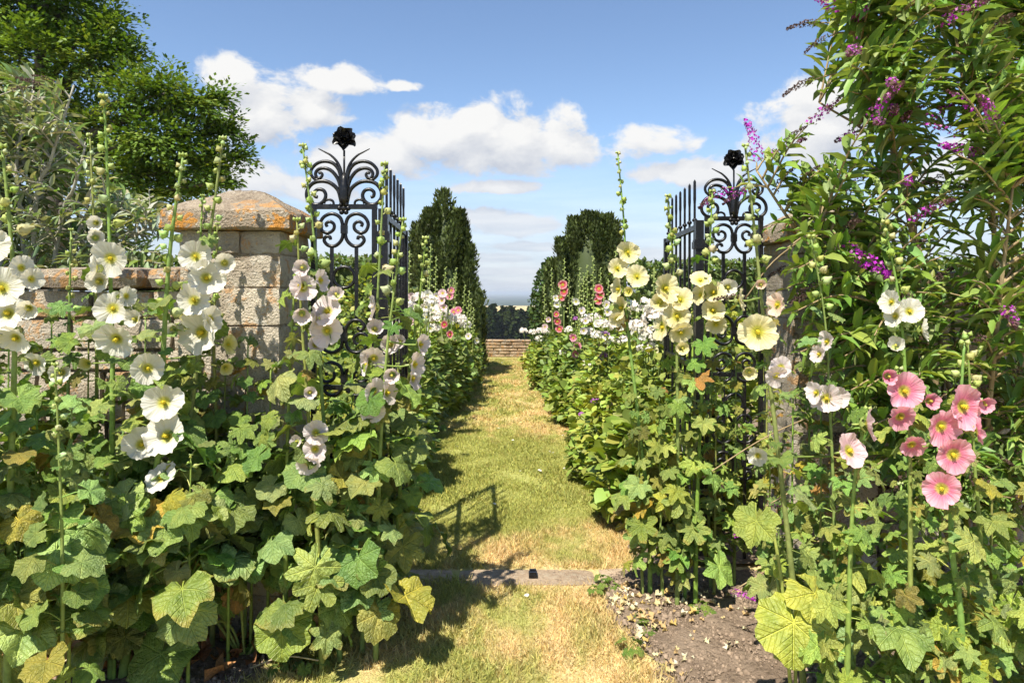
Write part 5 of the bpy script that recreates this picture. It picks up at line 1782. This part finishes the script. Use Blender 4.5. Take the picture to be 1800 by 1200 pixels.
def big_tree(label, Y, trunk_u, blobs, seed):
    x0 = (trunk_u - U0) / F * Y
    t = thing('beech_tree', label, 'tree', (x0, Y, 0))
    fork = Vector((x0, Y, 2.6))
    part('trunk', nmesh('trunk', *tube([(x0, Y, -.1), (x0 + .05, Y, 1.2), tuple(fork), (x0 - .1, Y, 5.0), (x0 - .3, Y, 8.5)], [.42, .34, .30, .22, .10], 10), M_BARK, True), t)
    pos, fw, nr, cc = [], [], [], []
    for (u, v, r_, dy) in blobs:
        c_ = P(u, v, Y + dy)
        rad = r_ / F * Y
        start = Vector((x0 - .1, Y, max(1.8, min(7.5, c_.z - 1.4))))
        lb = crom([start, start.lerp(c_, .5) + Vector((0, 0, .35)), c_], 6)
        part('limb', nmesh('limb', *tube(lb, [.12 * (1 - .8 * i / len(lb)) for i in range(len(lb))], 6), M_BARK, True), t)
        ntuft = int(72 * rad * rad) + 16
        for _ in range(ntuft):
            d = Vector((rb.gauss(0, 1), rb.gauss(0, 1), rb.gauss(0, 1))).normalized()
            k_ = rb.uniform(.3, 1.0) ** .6 * (1.0 if rb.random() < .8 else rb.uniform(1.05, 1.32))
            tp = c_ + Vector((d.x * rad, d.y * rad, d.z * rad * .8)) * k_
            tw = [c_.lerp(tp, .45), c_.lerp(tp, .75) + Vector((0, 0, .05)), tp]
            m_ = 34
            ax = (d + Vector((0, 0, -.05))).normalized()
            l = rng.uniform(-.38, .30, m_)
            side = rng.normal(0, .13, m_)
            sx = np.array(ax.cross(Vector((0, 0, 1))).normalized() if abs(ax.z) < .95 else (1, 0, 0))
            pp = np.array(tp)[None] + l[:, None] * np.array(ax)[None] + side[:, None] * sx[None] + rng.normal(0, .05, (m_, 3))
            ff = np.array(ax)[None] + np.sign(side)[:, None] * sx[None] * .9 + rng.normal(0, .3, (m_, 3))
            nn = np.array([[0, 0, 1.0]]) + np.array(ax)[None] * .3 + rng.normal(0, .35, (m_, 3))
            g = np.array([rb.choice([(.10, .18, .026), (.135, .215, .03), (.075, .14, .02), (.18, .24, .036)])])
            pos.append(pp); fw.append(ff); nr.append(nn)
            cc.append(g * rng.uniform(.7, 1.35, (m_, 1)))
    pos, fw, nr, cc = map(np.concatenate, (pos, fw, nr, cc))
    part('crown', scatter(LEAF2[0] * np.array([1.0, 1, 1]), LEAF2[1], pos, fw, nr, .125 * rng.uniform(.65, 1.25, len(pos)), cc, 'crown', M_FOL), t, kind='stuff')


big_tree('large spreading beech tree with layered dark green crown behind the grey-leaved shrub', 16.0, 90,
         [(30, 20, 100, 0), (120, 10, 95, .5), (190, 50, 55, .3), (60, 100, 80, -.5), (170, 110, 62, 0), (215, 90, 38, .5), (-60, 60, 130, .5), (-20, 170, 90, .4), (120, 190, 60, .6),
          (240, 170, 55, -.3), (290, 165, 48, -.3), (345, 185, 42, -.3), (378, 175, 26, 0), (200, 230, 62, 0), (270, 240, 62, -.5), (340, 240, 55, 0), (395, 230, 32, .3), (410, 275, 32, .3), (370, 290, 42, 0), (300, 300, 55, .2), (230, 300, 60, 0), (390, 320, 22, 0), (340, 335, 36, .2), (150, 270, 60, .5), (270, 345, 40, 0), (80, 250, 70, .5), (-100, -80, 140, 0), (60, -90, 120, 0), (-150, 200, 120, 0)], 3)

# wood below the garden: crowns that stand shoulder to shoulder on the slope
for i in range(26):
    x = -34 + i * 2.9 + rb.uniform(-.8, .8)
    Yt = 232 + rb.uniform(-8, 8)
    zt = ground_z(Yt)
    hgt = rb.uniform(10.2, 12.2)
    t = thing('woodland_tree', 'round-crowned dark tree of the wood below the far wall', 'tree', (x, Yt, zt), 'trees of the wood below the garden')
    part('trunk', nmesh('trunk', *tube([(x, Yt, zt - .3), (x, Yt, zt + hgt * .5)], [.4, .25], 6), M_BARK, True), t)
    n = 1500
    d = rdir(n)
    d[:, 2] = np.where(d[:, 2] < -.75, -d[:, 2], d[:, 2])
    lum = 1 + .16 * np.sin(d[:, 0] * 7 + i) * np.sin(d[:, 2] * 6 + i * 2) + rng.uniform(-.12, .06, n)
    pos = np.array([[x, Yt, zt + hgt * .5]]) + d * np.array([[rb.uniform(2.6, 3.6), 3.2, hgt * .5]]) * lum[:, None]
    part('crown', scatter(LEAF4[0] * np.array([1.6, 1, 1]), LEAF4[1], pos, rdir(n), d + rng.normal(0, .4, (n, 3)), 1.2 * rng.uniform(.6, 1.3, n), jcol(rb.choice([(.018, .028, .009), (.024, .034, .011), (.015, .024, .008)]), n, .3, .1), 'crown', M_WOOD), t, kind='stuff')

# ------------------------------------------------------------------ litter: fallen petals, dry leaves, clods
PET = nmesh('petal', [(-.5, 0, 0), (0, -.15, .06), (.5, 0, 0), (.55, .5, .14), (0, .55, .04), (-.5, .5, .12), (0, .95, .16)], [(0, 1, 4, 5), (1, 2, 3, 4), (5, 4, 6), (4, 3, 6)], M_DRY, True)
for (u, v) in ((875, 757), (901, 779), (972, 801), (992, 807), (993, 828), (951, 833), (913, 834), (949, 850), (968, 800), (1005, 756), (804, 790), (925, 1055), (868, 893), (1037, 810), (882, 640), (928, 660), (990, 770), (1070, 880)):
    Y = H * F / (v - V0)
    s = rb.uniform(.018, .03)
    single('fallen_petal', PET, 'white fallen petal lying on the grass path', 'petal', Matrix.Translation((P(u, v, Y).x, Y, .028)) @ Euler((rb.uniform(-.4, .4), rb.uniform(-.4, .4), rb.uniform(0, 6.28))).to_matrix().to_4x4() @ Matrix.Diagonal((s, s, s, 1)), (.82, .80, .74), 'white petals on the grass path')


def dry_mesh(seed):
    r_ = random.Random(seed)
    n, V, Fc = 13, [(0, 0, 0)], []
    for rr_ in (.5, 1.0):
        for i in range(n):
            a = -2.7 + 5.4 * i / (n - 1)
            rad = rr_ * .5 * (.75 + .25 * math.cos(a * 6.3)) * r_.uniform(.85, 1.1)
            V.append((rad * math.sin(a), rad * math.cos(a), .5 * rad * math.sin(a * 2.5 + seed) * rr_ + r_.uniform(-.05, .08) + .28 * rad))
    for i in range(n - 1):
        Fc.append((0, i + 2, i + 1))
        Fc.append((1 + i, 2 + i, 2 + n + i, 1 + n + i))
    return nmesh('fallen_leaf', V, Fc, M_DRY, True)


DRY = [dry_mesh(i) for i in range(7)]
BROWN = [(.36, .16, .06), (.44, .22, .09), (.28, .13, .06), (.52, .33, .15), (.40, .25, .13)]
TAN = [(.62, .50, .26), (.70, .62, .38), (.55, .38, .18), (.72, .66, .48), (.58, .42, .14)]
LLAB = 'brown withered leaf lying under the white hollyhocks'
for i in range(300):
    u, v = rb.uniform(-20, 730), rb.uniform(985, 1215)
    Y = H * F / (v - V0)
    x = P(u, v, Y).x
    if x > edge_l(Y) - .02 or Y > 3.05:
        continue
    s = rb.uniform(.06, .15)
    single('fallen_leaf', DRY[i % 7], LLAB, 'dead leaf', Matrix.Translation((x, Y, .03 + rb.uniform(0, .02))) @ Euler((rb.uniform(-.6, .6), rb.uniform(-.6, .6), rb.uniform(0, 6.28))).to_matrix().to_4x4() @ Matrix.Diagonal((s, s, s, 1)), rb.choice(BROWN), 'withered leaves under the white hollyhocks')
for i in range(170):
    u, v = rb.triangular(1030, 1330, 1120), rb.uniform(1035, 1200) if i % 2 else rb.triangular(1030, 1110, 1060)
    Y = H * F / (v - V0)
    x = P(u, v, Y).x
    if x < edge_r(Y) + .0:
        continue
    s = rb.uniform(.015, .05)
    single('fallen_leaf', DRY[i % 7], 'straw-coloured shrivelled leaf lying on bare soil by the gate foot', 'dead leaf', Matrix.Translation((x, Y, .032)) @ Euler((rb.uniform(-.6, .6), rb.uniform(-.6, .6), rb.uniform(0, 6.28))).to_matrix().to_4x4() @ Matrix.Diagonal((s, s, s, 1)), rb.choice(TAN), 'shrivelled leaves on the bare soil')
# a few seedlings in the bare soil
for i, (u, v) in enumerate(((1062, 1025), (1045, 1045), (1075, 1040), (1125, 1095), (1110, 1150), (1140, 1120), (1240, 1085), (1225, 1075), (500, 1165), (490, 1185), (440, 1150), (540, 1180))):
    Y = H * F / (v - V0)
    p = P(u, v, Y)
    t = thing('seedling', 'tiny green seedling sprouting from bare bed soil', 'seedling', (p.x, Y, .015), 'seedlings in the bare soil')
    for j in range(4):
        s = rb.uniform(.03, .06)
        part('leaf', LEAVES['round'][(i + j) % 9], t, Matrix.Translation((p.x, Y, .02)) @ Matrix.Rotation(j * 1.6 + i, 4, 'Z') @ Matrix.Diagonal((s, s, s, 1)), rb.choice([(.16, .26, .05), (.22, .30, .06)]))
# clods and crumbs of soil
CL = (np.array([[-.5, -.4, -.3], [.5, -.45, -.3], [.45, .5, -.3], [-.4, .45, -.3], [-.3, -.3, .35], [.32, -.25, .3], [.25, .3, .4], [-.35, .25, .28]]), np.array([[4, 5, 6, 7], [0, 1, 5, 4], [1, 2, 6, 5], [2, 3, 7, 6], [3, 0, 4, 7]]))
for side, n in ((1, 5500), (-1, 4000)):
    y = rng.uniform(2.2, 3.25, n)
    e = np.array([edge_r(q) if side > 0 else edge_l(q) for q in y])
    x = e + side * (rng.uniform(0, 1, n) ** 1.2 * 1.1 + .01)
    k_ = rng.uniform(.7, 1.3, (n, 1))
    setting('soil_crumbs', scatter(CL[0], CL[1], np.stack([x, y, np.full(n, .024)], 1), np.stack([rng.normal(size=n), rng.normal(size=n), rng.normal(0, .2, n)], 1), np.array([[0, 0, 1.0]]) + rng.normal(0, .3, (n, 3)), .003 + .015 * rng.uniform(0, 1, n) ** 5 + .004 * rng.uniform(0, 1, n), np.array([(.22, .165, .12)]) * k_, 'soil_crumbs', M_CLOD, False), 'stuff', 'dry crumbs of earth on the bed', 'soil')
# fallen stick by the left edging
single('stick', nmesh('stick', *tube([P(635, 1082, 2.86), P(665, 1058, 2.93) + Vector((0, 0, .012)), P(706, 1022, 3.06) + Vector((0, 0, .03))], [.007, .008, .006], 6), M_BRANCH, True), 'dry brown stick lying at the edge of the grass under blush hollyhocks', 'stick')

for i in range(16):
    u, v = rb.uniform(60, 640), rb.uniform(1040, 1190)
    Y = H * F / (v - V0)
    p = P(u, v, Y)
    if p.x > edge_l(Y) - .03:
        continue
    a, L_ = rb.uniform(-.6, 1.0), rb.uniform(.12, .3)
    e = p + Vector((math.cos(a) * L_, math.sin(a) * L_ * .5, rb.uniform(.03, .14)))
    single('dead_stalk', nmesh('dead_stalk', *tube(crom([p + Vector((0, 0, .025)), p.lerp(e, .5) + Vector((0, 0, .04)), e], 3), .0028, 5), M_DRY, True), 'thin straw-coloured dead stalk lying over the brown leaf litter', 'stalk', None, (.55, .45, .28), 'dead stalks over the leaf litter')

# ------------------------------------------------------------------ the air over the plain
m, t, out = new_mat("haze")
pv = t.new('ShaderNodeVolumePrincipled')
pv.inputs['Color'].default_value = (.80, .89, 1.0, 1)
pv.inputs['Density'].default_value = 0.00016
pv.inputs['Anisotropy'].default_value = 0.2
t.link(pv.outputs[0], out.inputs['Volume'])
hb = setting('haze', MB().box(-31000, 31000, -40, 26500, -56, 16).mesh('haze', m), 'stuff')
